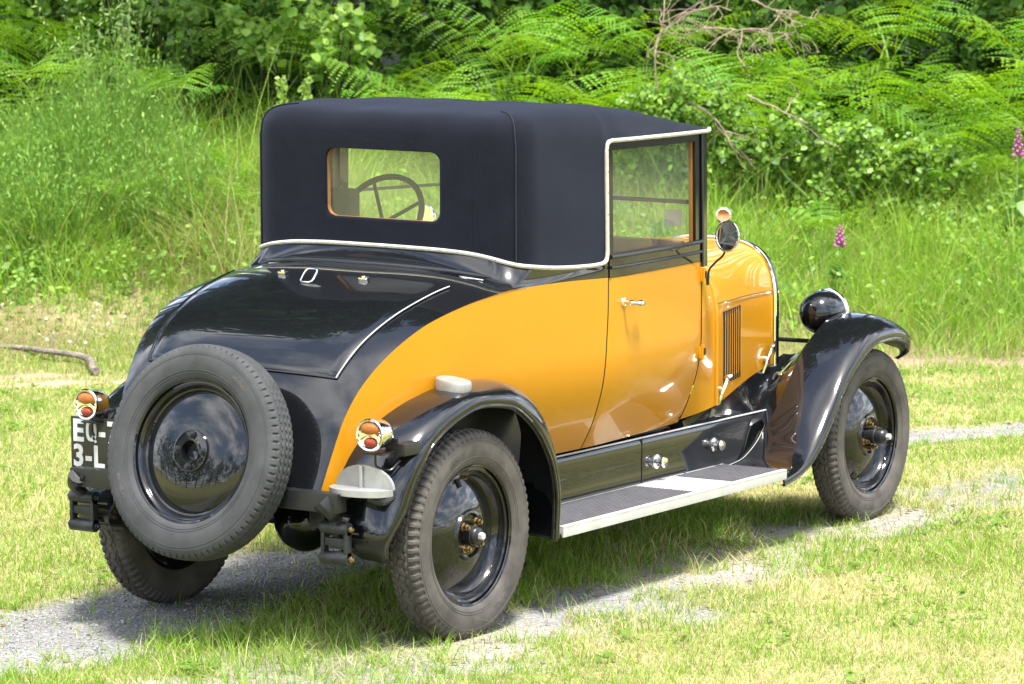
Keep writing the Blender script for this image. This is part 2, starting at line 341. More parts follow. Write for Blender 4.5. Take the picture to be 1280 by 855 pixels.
for sgn, mir in SIDES:
    d = door_roots[sgn]
    G = Geo(); side_box(G, .967, 1.754, 1.124, 1.192, .002, .03)          # black waist rail of the door
    o = G.obj('waist_rail', 'black_paint', d, lean=True, mirror=mir)
    G = Geo()
    for z, r in ((1.158, .006), (1.196, .008)):
        G.tube([(x, -(float(yside(x, z))+.004), z) for x in np.linspace(.972, 1.75, 14)], r, 8)
    G.obj('waist_bead', 'satin_black', d, lean=True, mirror=mir)
    G = Geo()
    side_box(G, .967, .995, 1.192, 1.597, .0, .03); side_box(G, 1.700, 1.752, 1.192, 1.597, .0, .03); side_box(G, .995, 1.70, 1.572, 1.597, .0, .03)
    G.obj('window_frame', 'black_paint', d, lean=True, mirror=mir)
    G = Geo(); side_box(G, 1.688, 1.699, 1.20, 1.572, -.012, .012)
    G.obj('window_channel', 'trim_wood', d, lean=True, mirror=mir)
    P = np.array([[(x, -(float(yside(x, z))-.02), z) for z in (1.19, 1.58)] for x in np.linspace(.985, 1.71, 8)])
    Geo().grid(P).obj('window_pane', 'window_glass', d, lean=True, mirror=mir)
    G = Geo()                                                              # handle: chrome escutcheon, stalk and lever
    x, z = 1.06, 1.030; y = -float(yside(x, z))
    G.lathe([(0, .0), (.017, .0), (.016, .006), (.008, .009), (.007, .03), (.0, .032)], 16, axis_mat((x, y+.001, z), (0, -1, 0)))
    lev = curve3([(x-.006, y-.028, z), (x+.03, y-.036, z-.003), (x+.075, y-.03, z-.008), (x+.108, y-.022, z-.012)], 14)
    G.tube(lev, np.array([.009, .010, .0085, .0075, .007, .0075, .009, .0105, .0115, .012, .012, .011, .008, .003]), 10)
    G.obj('handle', 'chrome', d, lean=True, mirror=mir)
    for zh in (1.068, .778):
        G = Geo(); xh = 1.760; yh = -float(yside(xh, zh))
        G.tube([(xh, yh-.010, zh-.028), (xh, yh-.010, zh+.028)], .008, 10); G.box((xh-.002, yh-.003, zh), (.03, .008, .045), .002)
        hg = G.obj('hinge', 'yellow_paint', d, lean=True, mirror=mir)
        Geo().box((xh+.001, yh-.0185, zh+.004), (.012, .004, .026), .001).obj('hinge_pin', 'satin_black', hg, lean=True, mirror=mir)
    if mir:
        G = Geo(); side_box(G, .99, 1.705, 1.368, 1.380, -.022, .01); G.obj('window_rail', 'veil_green_bakelite', d, lean=True, mirror=mir)
    # screen pillar
    G = Geo(); side_box(G, 1.757, 1.815, 1.10, 1.602, .004, .05, 5, 10)
    pil = G.obj('windscreen_pillar', 'black_paint', car, lean=True, mirror=mir)
    Geo().tube([(1.757, -(float(yside(1.757, z))+.006), z) for z in np.linspace(1.10, 1.6, 8)], .004, 8).obj('pillar_bead', 'satin_black', pil, lean=True, mirror=mir)
    # post behind the door
    G = Geo(); side_box(G, .940, .964, 1.126, 1.60, -.002, .03, 4, 8); G.obj('door_post', 'black_paint', car, lean=True, mirror=mir)
    # inner wheel housing and under-sill closing the flank
    G = Geo(); G.grid(np.array([[(x, -(float(yside(x, z))-.012), z) for z in np.linspace(.33, min(.84, float(ZT(x))-.04), 8)] for x in np.linspace(-.44, .66, 24)]))
    G.obj('wheel_housing', 'satin_black', car, mirror=mir)
# --- cowl and hood: arched sections
def arch(x, w, zb, zs, zt, n, m=64):
    q = []
    for z in np.linspace(zb, zs, 14)[:-1]: q.append((x, -w, z))
    for a in np.linspace(0, np.pi, m):
        c, s = math.cos(a), math.sin(a)
        q.append((x, -w*np.sign(c)*abs(c)**(2/n), zs+(zt-zs)*abs(s)**(2/n)))
    for z in np.linspace(zs, zb, 14)[1:]: q.append((x, w, z))
    return q
HW = lambda x: float(W_(x)); HT = lambda x: np.interp(x, [1.935, 2.71], [1.165, 1.118]); HB = lambda x: np.interp(x, [1.76, 1.935, 2.71], [.515, .555, .625])
cowl = np.array([arch(x, HW(x)*(1-float(tuck(x, .6))*0), HB(x), np.interp(x, [1.76, 1.935], [.98, .82]), np.interp(x, [1.76, 1.935], [1.185, 1.166]), np.interp(x, [1.76, 1.935], [4.0, 3.1])) for x in np.linspace(1.762, 1.931, 8)])
for i, x in enumerate(np.linspace(1.762, 1.931, 8)):                       # the cowl's lower flank follows the tuck of the door
    k = 1-(x-1.762)/.169
    cowl[i, :, 1] *= 1-k*.2*np.clip((.86-cowl[i, :, 2])/.36, 0, None)**2
Geo().grid(cowl).obj('cowl', 'yellow_paint', car, lean=True)
hood = np.array([arch(x, HW(x), HB(x), .82, HT(x), 3.15) for x in np.linspace(1.939, 2.71, 20)])
hd = Geo().grid(hood).obj('bonnet', 'yellow_paint', car, lean=True)
Geo().tube(arch(1.935, HW(1.935)+.003, HB(1.935), .82, 1.169, 3.1), .008, 8).obj('bonnet_bead', 'yellow_paint', car, lean=True)
for sgn, mir in SIDES:
    G = Geo(); G.tube([(x, -HW(x)-.0005, np.interp(x, [1.94, 2.70], [.943, .922])) for x in np.linspace(1.945, 2.705, 10)], .0016, 6)
    G.obj('bonnet_hinge', 'satin_black', hd, lean=True, mirror=mir)
    n = 8
    for i in range(n):
        x = 2.04+i*.034; y = -HW(x); z0, z1 = .622, .905
        G = Geo(); zz = np.linspace(z0, z1, 12); e = np.clip(np.minimum(zz-z0, z1-zz)/.02, 0, 1)**.5
        P = np.array([[(x+.002+dx*1.0, y-h*ee, z) for z, ee in zip(zz, e)] for dx, h in ((0, .0065), (.003, .007), (.007, .005), (.012, 0.0))])
        G.grid(P); lv = G.obj('louvre', 'yellow_paint', hd, lean=True, mirror=mir)
        G = Geo(); G.grid(np.array([[(x-.0085, y-.0012, z) for z in zz], [(x+.0025, y-.0022, z) for z in zz], [(x+.0018, y-.006*1, z) for z in zz]])); G.obj('louvre_slot', 'dark_cavity', lv, lean=True, mirror=mir)
    for lx, lz in ((2.0, .60), (2.63, .645)):
        G = Geo(); y = -HW(lx)
        G.tube(curve3([(lx-.03, y-.008, lz-.045), (lx-.022, y-.02, lz), (lx, y-.022, lz+.03), (lx+.02, y-.018, lz+.05)], 12), .007, 8)
        G.lathe([(0, -.014), (.011, -.012), (.013, 0), (.011, .012), (0, .014)], 14, axis_mat((lx+.024, y-.02, lz+.056), (1, 0, .3)))
        G.lathe([(0, 0), (.014, 0), (.012, .014), (0, .016)], 12, axis_mat((lx-.012, y, lz+.01), (0, -1, 0)))
        G.obj('bonnet_catch', 'chrome', hd, lean=True, mirror=mir)
# radiator shell
G = Geo(); G.grid(np.array([arch(2.716+dx, .300+g, .50, .82, 1.122+g, 3.15) for dx, g in ((.006, .000), (.008, .003), (.014, .005), (.030, .004), (.040, -.006), (.042, -.02))]))
rad = G.obj('radiator', 'black_paint', car, lean=True)
Geo().tube(arch(2.716, .303, .52, .82, 1.125, 3.15), .007, 8).obj('radiator_trim', 'chrome', rad, lean=True)
G = Geo(); P = np.array(arch(2.752, .28, .50, .82, 1.10, 3.15)); G.add(P, [tuple(range(len(P)))]); G.obj('radiator_core', 'satin_black', rad, lean=True)
G = Geo(); G.lathe([(.0, 0), (.028, 0), (.03, .012), (.024, .02), (.012, .03), (.009, .05), (.0, .052)], 20, axis_mat((2.765, -.025, 1.122), (0, 0, 1)))
G.obj('radiator_cap', 'chrome', rad, lean=True)
G = Geo(); G.lathe([(0, -.012), (.026, -.012), (.033, -.007), (.034, 0), (.033, .007), (.026, .012), (0, .012)], 28, axis_mat((2.775, -.03, 1.208), (1, .3, 0)))
G.obj('temperature_gauge', 'chrome', rad, lean=True)
# --- black rear deck: a sheet from the tail up to the canvas edge
Cx = [-.560, -.512, -.465, -.398, -.300, -.115, .125, .300]; Cz = [.545, .665, .778, .892, .996, 1.088, 1.158, 1.180]
LOOP_N = 61
def plan(u):
    "right half of the canvas footprint, u 0 (door post) .. 1 (middle of the back)"
    pts = [(x, -(float(yside(x, 1.2))-.004)) for x in np.linspace(.950, .53, 8)]
    for a in np.linspace(0, np.pi/2, 12)[1:]: pts.append((.53-.12*math.sin(a), -(.455+(float(yside(.53, 1.2))-.004-.455)*math.cos(a))))
    pts += [(.41, y) for y in np.linspace(-.44, 0, 8)]
    P = np.array(pts); s = np.r_[0, np.cumsum(np.hypot(*np.diff(P, axis=0).T))]; s /= s[-1]
    return np.stack([np.interp(u, s, P[:, 0]), np.interp(u, s, P[:, 1])], -1)
def zpipe(x, y):
    y = abs(y); a = pchip([0, .2, .35, .45, .52, .58], [1.241, 1.240, 1.235, 1.224, 1.208, 1.192])(y)
    b = pchip([.41, .5, .6, .75, .95], [1.206, 1.194, 1.184, 1.176, 1.172])(x)
    k = np.clip((x-.41)/.12, 0, 1); k = k*k*(3-2*k)
    return a*(1-k)+b*k
us = np.linspace(0, 1, LOOP_N); half = plan(us)
full = np.concatenate([half, (half*[1, -1])[::-1][1:]])                    # right post -> back -> left post
full = np.c_[full, [zpipe(x, y) for x, y in full]]
nfull = len(full)
uf = np.linspace(-1, 1, nfull)
ymap = pchip([0, .45, .60, .80, 1], [1.0, .967, .925, .64, 0])            # share of the half width at loop parameter u
uu = 1-np.abs(uf); yr = ymap(uu)*np.sign(-uf)*-1
def deck_pt(i, q):
    "i: fractional station, q: -1..1 share of half width"
    k = np.arange(len(Cx)); bx = pchip(k, Bx[:8])(i); bz = pchip(k, Bz[:8])(i); cx_ = pchip(k, Cx)(i); cz_ = pchip(k, Cz)(i)
    g = (1-abs(q)**3.6)
    return np.array([bx+(cx_-bx)*g, q*float(W_(bx))*1.0, bz+(cz_-bz)*g])
rows = [[deck_pt(i, q) for q in yr] for i in np.linspace(0, 6.85, 40)]
D0 = np.array(rows[-1]); E0 = full.copy()
jn = 3
for k in range(jn):                                                        # short rise at the door post, from the yellow edge to the piping
    t_ = k/jn
    for idx in (k, nfull-1-k):
        s_ = -1 if idx == k else 1
        E0[idx] = (.950, s_*(float(yside(.95, 1.12))-.001), 1.124+(E0[jn, 2]-1.124)*t_)
for t_ in np.linspace(0, 1, 16)[1:]:
    mid = np.clip((uu-.35)/.3, 0, 1); ex = 1+1.3*mid
    r_ = D0.copy(); r_[:, :2] += (E0-D0)[:, :2]*(t_ if True else 0)
    r_[:, 2] += (E0-D0)[:, 2]*t_**ex
    rows.append(r_)
deck = np.array(rows)
Geo().grid(deck).obj('rear_deck', 'black_paint', car, lean=True, angle=60)
# luggage lid: its own panel a few millimetres proud of the deck
def deck_off(i, q, h):
    a = deck_pt(i, q); b = deck_pt(i+.02, q); c = deck_pt(i, q+.01); n_ = np.cross(c-a, b-a); n_ /= np.linalg.norm(n_)
    if n_[2] < 0 and n_[0] > 0 or n_[2] < 0: n_ = -n_
    return a+n_*h
li = np.linspace(3.0, 6.1, 30)
def lid_q(i): return np.interp(i, [3, 6.1], [.81, .795])
lid = np.array([[deck_off(i, q*lid_q(i), .007-.006*(abs(q) > .985)-.006*(i == li[0])) for q in np.linspace(-1, 1, 41)] for i in li])
ld = Geo().grid(lid).obj('luggage_lid', 'black_paint', car, lean=True, angle=50)
G = Geo()
G.tube([deck_off(i, -lid_q(i), .007) for i in li], .0022, 6); G.obj('lid_edge', 'aluminium', ld, lean=True)  # pale metal paints in the highlight along the lid's right edge
G = Geo(); G.tube([deck_off(i, lid_q(i), .005) for i in li], .003, 6); G.obj('lid_edge', 'black_paint', ld, lean=True)
G = Geo(); G.tube([deck_off(3.0, q*lid_q(3), .003) for q in np.linspace(-1, 1, 20)], .004, 6); G.obj('lid_edge', 'satin_black', ld, lean=True)
# swaged roll below the canvas
G = Geo(); ys = np.linspace(-.50, .46, 40); tt = np.linspace(-1, 1, 40)
G.tube([(.335+.03*(abs(y)/.5)**3, y, 1.182-.020*(abs(y)/.5)**2.5) for y in ys], .0165*np.sqrt(np.clip(1-np.abs(tt)**3, 0.002, 1)), 12)
G.obj('deck_roll', 'black_paint', car, lean=True)
G = Geo(); G.tube([(.335+.03*(abs(y)/.5)**3-.0125, y, 1.182-.020*(abs(y)/.5)**2.5-.0105) for y in np.linspace(-.475, .435, 40)], .0024, 6); G.obj('roll_edge_strip', 'aluminium', car, lean=True)  # thin pale strip along the roll's lower edge
def on_deck(px): return px
def lid_item(i, q, h=.008): return deck_off(i, q, h)
for q in (.30, -.30):
    c = deck_off(5.80, q, .012); n_ = deck_off(5.8, q, .1)-deck_off(5.8, q, 0)
    G = Geo(); m_ = axis_mat(c, n_, (0, 1, 0)); G.box((0, 0, 0), (.032, .024, .014), .005, m_); G.lathe([(0, .006), (.007, .006), (.006, .011), (0, .012)], 12, m_)
    G.obj('lid_catch', 'chrome', ld, lean=True)
c = deck_off(5.64, .045, .010); n_ = deck_off(5.64, .045, .1)-deck_off(5.64, .045, 0); m_ = axis_mat(c+np.array([-.005, 0, .014]), (-.72, 0, .69), (0, 1, 0))
a_ = np.linspace(0, 2*np.pi, 40); sq = np.stack([-.025*np.sign(np.cos(a_))*abs(np.cos(a_))**.45, .029*np.sign(np.sin(a_))*abs(np.sin(a_))**.45, 0*a_], 1)
mm = np.array(m_); G = Geo(); G.tube(sq @ mm[:3, :3].T+mm[:3, 3], .0036, 8, caps=False); G.obj('lid_pull_ring', 'chrome', ld, lean=True)
# tail closing panel and floor
G = Geo(); G.grid(np.array([[(-.555+.03*(abs(y)/.44)**2, y, z) for z in (.545, .49)] for y in np.linspace(-.44, .44, 12)])); G.obj('tail_valance', 'satin_black', car)
# --- canvas roof
Z0 = 1.605
PER = [(x, -(float(yside(x, 1.6))-.006)) for x in np.linspace(1.855, .965, 26)]
perR = np.array(PER+[tuple(q) for q in half[np.searchsorted(us, 1e-6):]])
per = np.concatenate([perR, (perR*[1, -1])[::-1][1:]])
front = np.array([(1.855+.012*(1-(y/.49)**2), y) for y in np.linspace(per[-1, 1], per[0, 1], 26)[1:-1]])
ring = np.concatenate([per, front])
HH = pchip([.41, .55, .75, 1.0, 1.3, 1.6, 1.87], [.102, .114, .122, .122, .098, .068, .046])
def rim_z(p): return Z0-.001*(p[0] > .95) if p[0] < 1.83 else Z0+.038*max(0, 1-(abs(p[1])/.485)**2.2)
levels = np.r_[1.0, .9985, .995, .988, .975, .955, .93, .90, .86, .80, .72, .60, .45, .28, .12]
roof = []
for rho in levels:
    r_ = []
    for p in ring:
        cx_ = np.clip(p[0], .85, 1.45); c_ = np.array([cx_, 0.])
        q = c_+(p-c_)*rho; base = rim_z(p)
        h = float(HH(q[0])); n_ = np.interp(q[0], [.4, .9, 1.6, 1.87], [20, 14, 6, 2.6])
        top = Z0+h; r_.append((q[0], q[1], base+(top-base)*max(0, 1-rho**n_)**(1/np.interp(q[0], [.4, 1, 1.87], [2.6, 2.4, 1.7]))))
    roof.append(r_)
roof = np.array(roof)
def sag(P):                                                                # slack and pull of the cloth, a couple of millimetres
    x, y, z = P[..., 0], P[..., 1], P[..., 2]; f = .0022*np.sin(x*9+z*7)*np.sin(y*8+1.3)+.0013*np.sin(y*23+x*6+z*17)+.0010*np.sin(z*31-x*19)
    return P*np.stack([1+0*x, 1+f*1.6, 1+f*.8], -1)
roof = sag(roof)
G = Geo(); G.grid(roof, closev=True); o_ = G.n-len(ring); G.f.append(tuple(range(o_, o_+len(ring))))
# walls below the roof edge: sides and corners
flat = np.abs(full[:, 1]) <= .3801
iR = [i for i in range(nfull) if not (abs(full[i, 1]) < .38 and full[i, 0] < .4105)]
right = [i for i in iR if full[i, 1] < 0]; left = [i for i in iR if full[i, 1] > 0]
def wall(idx, zt=Z0):
    q = []
    for i in idx:
        x, y, z = full[i]; q.append([(x, y, z+(zt-z)*t_) for t_ in np.linspace(0, 1, 14)])
    return sag(np.array(q))
G.grid(wall(right)); G.grid(wall(left))
yR = full[right[-1], 1]; yL = full[left[0], 1]
# flat back with the rounded window opening: ring grid between opening and border
WC, WHW, WHH, WR = (-.012, 1.4455+.009), .240, .119, .035
def rrect(n):
    a = np.linspace(0, 2*np.pi, n, endpoint=False); out = []
    for t_ in a:
        c, s = math.cos(t_), math.sin(t_); k = 1/max(abs(c)/WHW, abs(s)/WHH); y, z = c*k, s*k
        dy, dz = abs(y)-(WHW-WR), abs(z)-(WHH-WR)
        if dy > 0 and dz > 0:
            h_ = math.hypot(dy, dz); y = math.copysign(WHW-WR+dy*WR/h_, y); z = math.copysign(WHH-WR+dz*WR/h_, z)
        out.append((WC[0]+y, WC[1]+z))
    return np.array(out)
NW = 144; hole = rrect(NW)
out_ = []
for y, z in hole:
    dy, dz = y-WC[0], z-WC[1]; best = 9
    k1 = ((yL if dy > 0 else yR)-WC[0])/dy if abs(dy) > 1e-9 else 9e9
    k2 = (Z0-WC[1])/dz if dz > 1e-9 else 9e9
    if dz < -1e-9:
        k2 = 9e9
        for k in np.linspace(1, 6, 600):
            yy, zz_ = WC[0]+dy*k, WC[1]+dz*k
            if zz_ <= zpipe(.41, yy): k2 = k; break
    k = min(k1, k2); out_.append((WC[0]+dy*k, WC[1]+dz*k))
out_ = np.array(out_)
for cy, cz in ((yR, Z0), (yL, Z0), (yR, zpipe(.41, yR)), (yL, zpipe(.41, yL))):   # keep the border's corners
    j = np.argmin(np.hypot(out_[:, 0]-cy, out_[:, 1]-cz)); out_[j] = (cy, cz)
pan = np.array([[(.4095+(.006 if t_ == 0 else 0), y, z) for y, z in hole+(out_-hole)*t_] for t_ in (0, .025, .1, .25, .4, .6, .8, 1)])
tw = np.array([0, .025, .1, .25, .4, .6, .8, 1])[:, None, None]; G.grid(pan*(1-tw)+sag(pan)*tw, closev=True)
top = G.obj('fabric_roof', 'canvas', car, lean=True, angle=70, weld=True)
# lining inside, window reveal and pane
G = Geo(); G.grid(np.array([[(x, y*s_+(0), z) for y, z in hole] for x, s_ in ((.415, 1), (.434, 1))]), closev=True); G.obj('window_reveal', 'trim_wood', top, lean=True)
P = np.array([(.430, y, z) for y, z in hole]); G = Geo(); G.add(P, [tuple(range(NW))]); G.obj('rear_window', 'window_glass', top, lean=True)
lin = []
for z in np.linspace(1.10, 1.60, 6): lin.append([(np.clip(x+.02*(x < .5), 0, 9), y*.965, z) for x, y, _ in full if abs(y) > .30])
L_ = np.array(lin); nl = L_.shape[1]//2
G = Geo(); G.grid(L_[:, :nl]); G.grid(L_[:, nl:]); G.obj('roof_lining', 'trim_wood', top, lean=True)
# seams and piping
def roof_at(u_pt):                                                         # seam path: up the corner, over the shoulder, into the roof
    j = np.argmin(np.hypot(ring[:, 0]-u_pt[0], ring[:, 1]-u_pt[1])); return roof[:10, j]
for s_ in (-1, 1):
    x, y = .437, s_*.54
    j = np.argmin(np.hypot(full[:, 0]-x, full[:, 1]-y)); b = full[j]; up = roof_at(b[:2])
    path = np.concatenate([[(b[0]-.001, b[1]+s_*.001, z) for z in np.linspace(b[2], Z0, 10)], up[1:]+np.array([-.0005, 0, .001])])
    sm_ = Geo().tube(path, .0042, 6).obj('roof_seam', 'canvas', top, lean=True)
    G = Geo(); cp = curve3(path, 400)
    for k in range(4, 390, 6):
        q = cp[k:k+4]+np.array([-.0035, s_*.0045, .001]); G.tube(q, .0011, 5)
    G.obj('stitching', 'stitch_thread', sm_, lean=True)
pp = [np.array([(x-.004*(abs(y) < .4), y*(1.012), z) for x, y, z in full[6:-6]])]
sd = []
ye = lambda x, z: -(float(yside(x, z))+.004)
sideup = [(1.868, ye(1.86, 1.6)+.01, 1.612)]+[(x, ye(x, 1.6), 1.606) for x in np.linspace(1.84, .985, 14)]+[(.962, ye(.96, 1.6), 1.602), (.951, ye(.95, 1.59), 1.588)]+[(.949, ye(.95, z), z) for z in np.linspace(1.56, 1.22, 9)]+[(.945, ye(.945, 1.2), 1.192), (.925, ye(.92, 1.18), 1.178)]
sideup = np.array(sideup); main = np.concatenate([sideup, pp[0], (sideup*[1, -1, 1])[::-1]])
G = Geo(); G.tube(curve3(main, 260), .0078, 8)
G.tube([(p[0]+.006, p[1], rim_z(p)-.002) for p in front[::-1]], .0075, 8)
pip = G.obj('piping', 'piping_cream', top, lean=True)
G = Geo(); mc = curve3(main, 1600); seg = np.r_[0, np.cumsum(np.linalg.norm(np.diff(mc, axis=0), axis=1))]
for s_ in np.arange(.05, seg[-1], .075):
    i = np.searchsorted(seg, s_); p_ = mc[i]; nrm = np.array([-.9 if p_[0] < .5 and abs(p_[1]) < .5 else -.1, np.sign(p_[1])*(1 if p_[0] > .45 else .2), .1]); nrm /= np.linalg.norm(nrm)
    G.lathe([(0, .0008), (.0016, .0004), (.002, -.002)], 6, axis_mat(p_+nrm*.0078, nrm))
G.obj('tacks', 'cast_iron', pip, lean=True)
# --- windscreen
for i, (z0, z1) in enumerate(((1.17, 1.335), (1.345, 1.60))):
    Geo().grid(np.array([[(1.79, y, z) for z in (z0, z1)] for y in (-.47, .47)])).obj('windscreen_pane', 'window_glass', car, lean=True)
G = Geo(); G.box((1.79, 0, 1.338), (.016, .96, .016), .003); G.box((1.79, 0, 1.165), (.03, .98, .03), .004); G.box((1.79, 0, 1.602), (.03, .98, .02), .004)
ws = G.obj('windscreen_frame', 'satin_black', car, lean=True)
Geo().box((1.784, -.375, 1.275), (.0006, .075, .06)).obj('windscreen_sticker', 'sticker_paper', ws, lean=True)
# --- cabin
G = Geo(); G.box((1.70, 0, 1.12), (.05, .93, .16), .02); G.obj('dashboard', 'trim_wood', car, lean=True)
G = Geo(); a_ = np.linspace(0, 2*np.pi, 49); swc, swn = Vector((.955, .395, 1.280)), Vector((-.84, 0, .54)); mw = np.array(axis_mat(swc, swn))
G.tube(np.stack([.180*np.cos(a_), .180*np.sin(a_), 0*a_], 1) @ mw[:3, :3].T+mw[:3, 3], .0115, 10, caps=False)
for k in range(4):
    t_ = np.linspace(.02, .176, 6); aa = k*np.pi/2+.5
    G.tube(np.stack([t_*np.cos(aa), t_*np.sin(aa), 0*t_-.03+.15*t_], 1) @ mw[:3, :3].T+mw[:3, 3], .0075, 6)
G.tube([swc-swn*.03, swc-swn*.5], .018, 8); G.obj('steering_wheel', 'veil_green_bakelite', car, lean=True)
G = Geo(); G.box((.66, 0, .86), (.16, .98, .60), .05); G.box((.95, 0, .70), (.5, .90, .16), .05); G.obj('seat', 'leather', car, lean=True)
G = Geo(); G.box((.80, .475, 1.255), (.07, .17, .29), .02); G.obj('seat_back', 'leather', car, lean=True)
G = Geo(); G.box((1.15, 0, .545), (1.2, .86, .04)); G.obj('cabin_floor', 'dark_cavity', car)
# --- chassis, sills, running boards
G = Geo(); G.box((1.15, .36, .45), (3.2, .06, .09), .004); G.box((1.15, -.36, .45), (3.2, .06, .09), .004); G.box((1.2, 0, .46), (2.4, .66, .04)); G.box((2.0, 0, .40), (1.1, .34, .22), .05)  # the flat box between the rails is added to block light
G.obj('chassis', 'satin_black', car)
G = Geo(); G.box((-.575, 0, .520), (.05, 1.11, .062), .004)
for y in (-.50, -.2, .2, .50): G.lathe([(0, 0), (.008, 0), (.008, .006), (0, .007)], 8, axis_mat((-.600, y, .523), (-1, 0, 0)))
G.obj('crossmember', 'satin_black', car)
for sgn, mir in SIDES:
    y0 = -.445
    G = Geo(); xs = np.linspace(.50, 2.30, 30)
    prof = [(.296, -.006), (.31, 0), (.40, 0), (.46, -.001), (.476, .002), (.484, .010), (.487, .022)]
    def shelf(x):
        k = np.clip((x-1.70)/.24, 0, 1); yi_ = -.38*(1-k)-(HW(max(x, 1.94))-.010)*k; zi_ = .489*(1-k)+(float(HB(x))+.012)*k
        return [(x, y0+h, z) for z, h in prof]+[(x, (y0+.022)*(1-t_)+yi_*t_, .487+(zi_-.487)*t_**1.6) for t_ in np.linspace(.15, 1, 7)]
    xs = np.linspace(.50, 1.94, 30)
    so = curve3([(1.94, y0+.022, .487), (2.30, y0+.022, .488), (2.42, -.372, .502), (2.66, -.352, .598), (2.92, -.352, .70)], 30); si = curve3([(x, -(HW(x)-.010), float(HB(x))+.012) for x in np.linspace(1.94, 2.71, 8)]+[(2.82, -.285, .66)], 30)
    Geo().grid(np.array([[o_+(i_-o_)*t_+np.array([0, 0, -.02*math.sin(math.pi*t_)]) for t_ in np.linspace(0, 1, 7)] for o_, i_ in zip(so, si)])).obj('bonnet_ledge', 'black_paint', car, mirror=mir)
    G.grid(np.array([[(x, y0+h, z) for z, h in prof] for x in np.linspace(1.94, 2.42, 12)]))
    G.grid(np.array([shelf(x) for x in xs]))
    sp = G.obj('splash_apron', 'black_paint', car, mirror=mir)
    G = Geo(); G.tube([(1.44, y0-.0008, z) for z in (.30, .485)], .0025, 6); G.obj('apron_joint', 'dark_cavity', sp, mirror=mir)
    G = Geo(); G.tube([(x, y0+.003, .486) for x in np.linspace(.50, 2.42, 36)], .0038, 8); G.obj('apron_bead', 'aluminium', sp, mirror=mir)  # pale metal paints in the highlight on the rolled top edge
    for kx, kz in ((1.545, .385), (1.975, .398)):
        G = Geo(); G.lathe([(0, 0), (.027, 0), (.027, .004), (.017, .008), (.015, .022), (.020, .026), (.021, .036), (.017, .042), (0, .044)], 20, axis_mat((kx, y0, kz), (0, -1, 0))); G.obj('apron_knob', 'chrome', sp, mirror=mir)
    # running board
    G = Geo(); G.box((1.25, -.5815, .300), (1.585, .277, .022), .003); rb = G.obj('running_board', 'aluminium', car, mirror=mir)
    G = Geo(); G.box((1.25, -.7235, .296), (1.585, .008, .036), .002); G.box((1.25, -.7165, .3135), (1.585, .024, .006), .002); G.box((1.25, -.447, .3135), (1.585, .006, .006), .002); G.obj('board_edging', 'aluminium', rb, mirror=mir)
    for x0, x1 in ((.475, 1.375), (1.665, 2.03)):
        G = Geo(); G.box(((x0+x1)/2, -.578, .3125), (x1-x0, .245, .004)); mt = G.obj('tread_mat', 'mat_groove', rb, mirror=mir)
        G = Geo()
        for k in range(15): G.box(((x0+x1)/2, -.4625-k*.0165, .3155), (x1-x0-.004, .0085, .005), .0015)
        G.obj('tread_ribs', 'rubber_mat', mt, mirror=mir)
    G = Geo(); G.box((1.52, -.578, .3135), (.285, .245, .006), .002); pl = G.obj('scuff_plate', 'aluminium', rb, mirror=mir)
    for bx in (.75, 1.3, 1.9): pass
    G = Geo()
    for bx in (.7, 1.75): G.tube([(bx, -.36, .43), (bx, -.45, .30), (bx, -.68, .283)], .012, 6)
    G.obj('board_bracket', 'satin_black', rb, mirror=mir)
# --- fenders
def fender(outer, inner, yo, yi, crown, n=60, m=14, lip=.022):
    "outer lip and inner edge polylines in (x,z); the skin bulges out between them and turns in at the lip"
    O = curve3(outer, n); I = curve3(inner, n); yo = np.interp(np.linspace(0, 1, n), *zip(*yo)); yi = np.interp(np.linspace(0, 1, n), *zip(*yi)); cr = np.interp(np.linspace(0, 1, n), *zip(*crown))
    T = np.gradient(O, axis=0); T /= np.linalg.norm(T, axis=1)[:, None]; N = np.stack([-T[:, 1], T[:, 0]], 1)
    rows = []
    for i in range(n):
        q = []
        for a in np.linspace(0, np.pi/2, m):
            s, c = math.sin(a), math.cos(a)
            k = 1-c**1.25
            xz = I[i]+(O[i]-I[i])*k+N[i]*cr[i]*math.sin(2*a)*.5
            q.append((xz[0], -(yi[i]+(yo[i]-yi[i])*s**1.0), xz[1]))
        e = O[i]-N[i]*lip*.6; q.append((e[0], -(yo[i]+.002), e[1])); e = O[i]-N[i]*lip; q.append((e[0], -(yo[i]-.006), e[1])); q.append((e[0], -(yo[i]-.02), e[1]+0))
        # the underside, a little inside the skin
        rows.append(q)
    return np.array(rows), O, yo, N
RO = [(-.435, .315), (-.471, .387), (-.406, .501), (-.362, .597), (-.277, .701), (-.131, .773), (-.006, .800), (.152, .783), (.274, .719), (.374, .613), (.425, .514), (.442, .416), (.430, .278)]
RI = [(-.43, .325), (-.505, .40), (-.475, .53), (-.42, .635), (-.318, .735), (-.150, .808), (-.010, .836), (.150, .842), (.298, .816), (.410, .74), (.468, .60), (.478, .46), (.452, .285)]
FO = [(2.02, .277), (2.10, .289), (2.175, .308), (2.30, .380), (2.385, .460), (2.465, .555), (2.57, .648), (2.685, .718), (2.80, .752), (2.92, .758), (3.03, .744), (3.13, .700), (3.185, .642)]
FI = [(2.10, .300), (2.17, .315), (2.24, .355), (2.32, .435), (2.390, .513), (2.47, .600), (2.57, .693), (2.68, .766), (2.81, .816), (2.93, .832), (3.06, .808), (3.17, .748), (3.245, .672)]
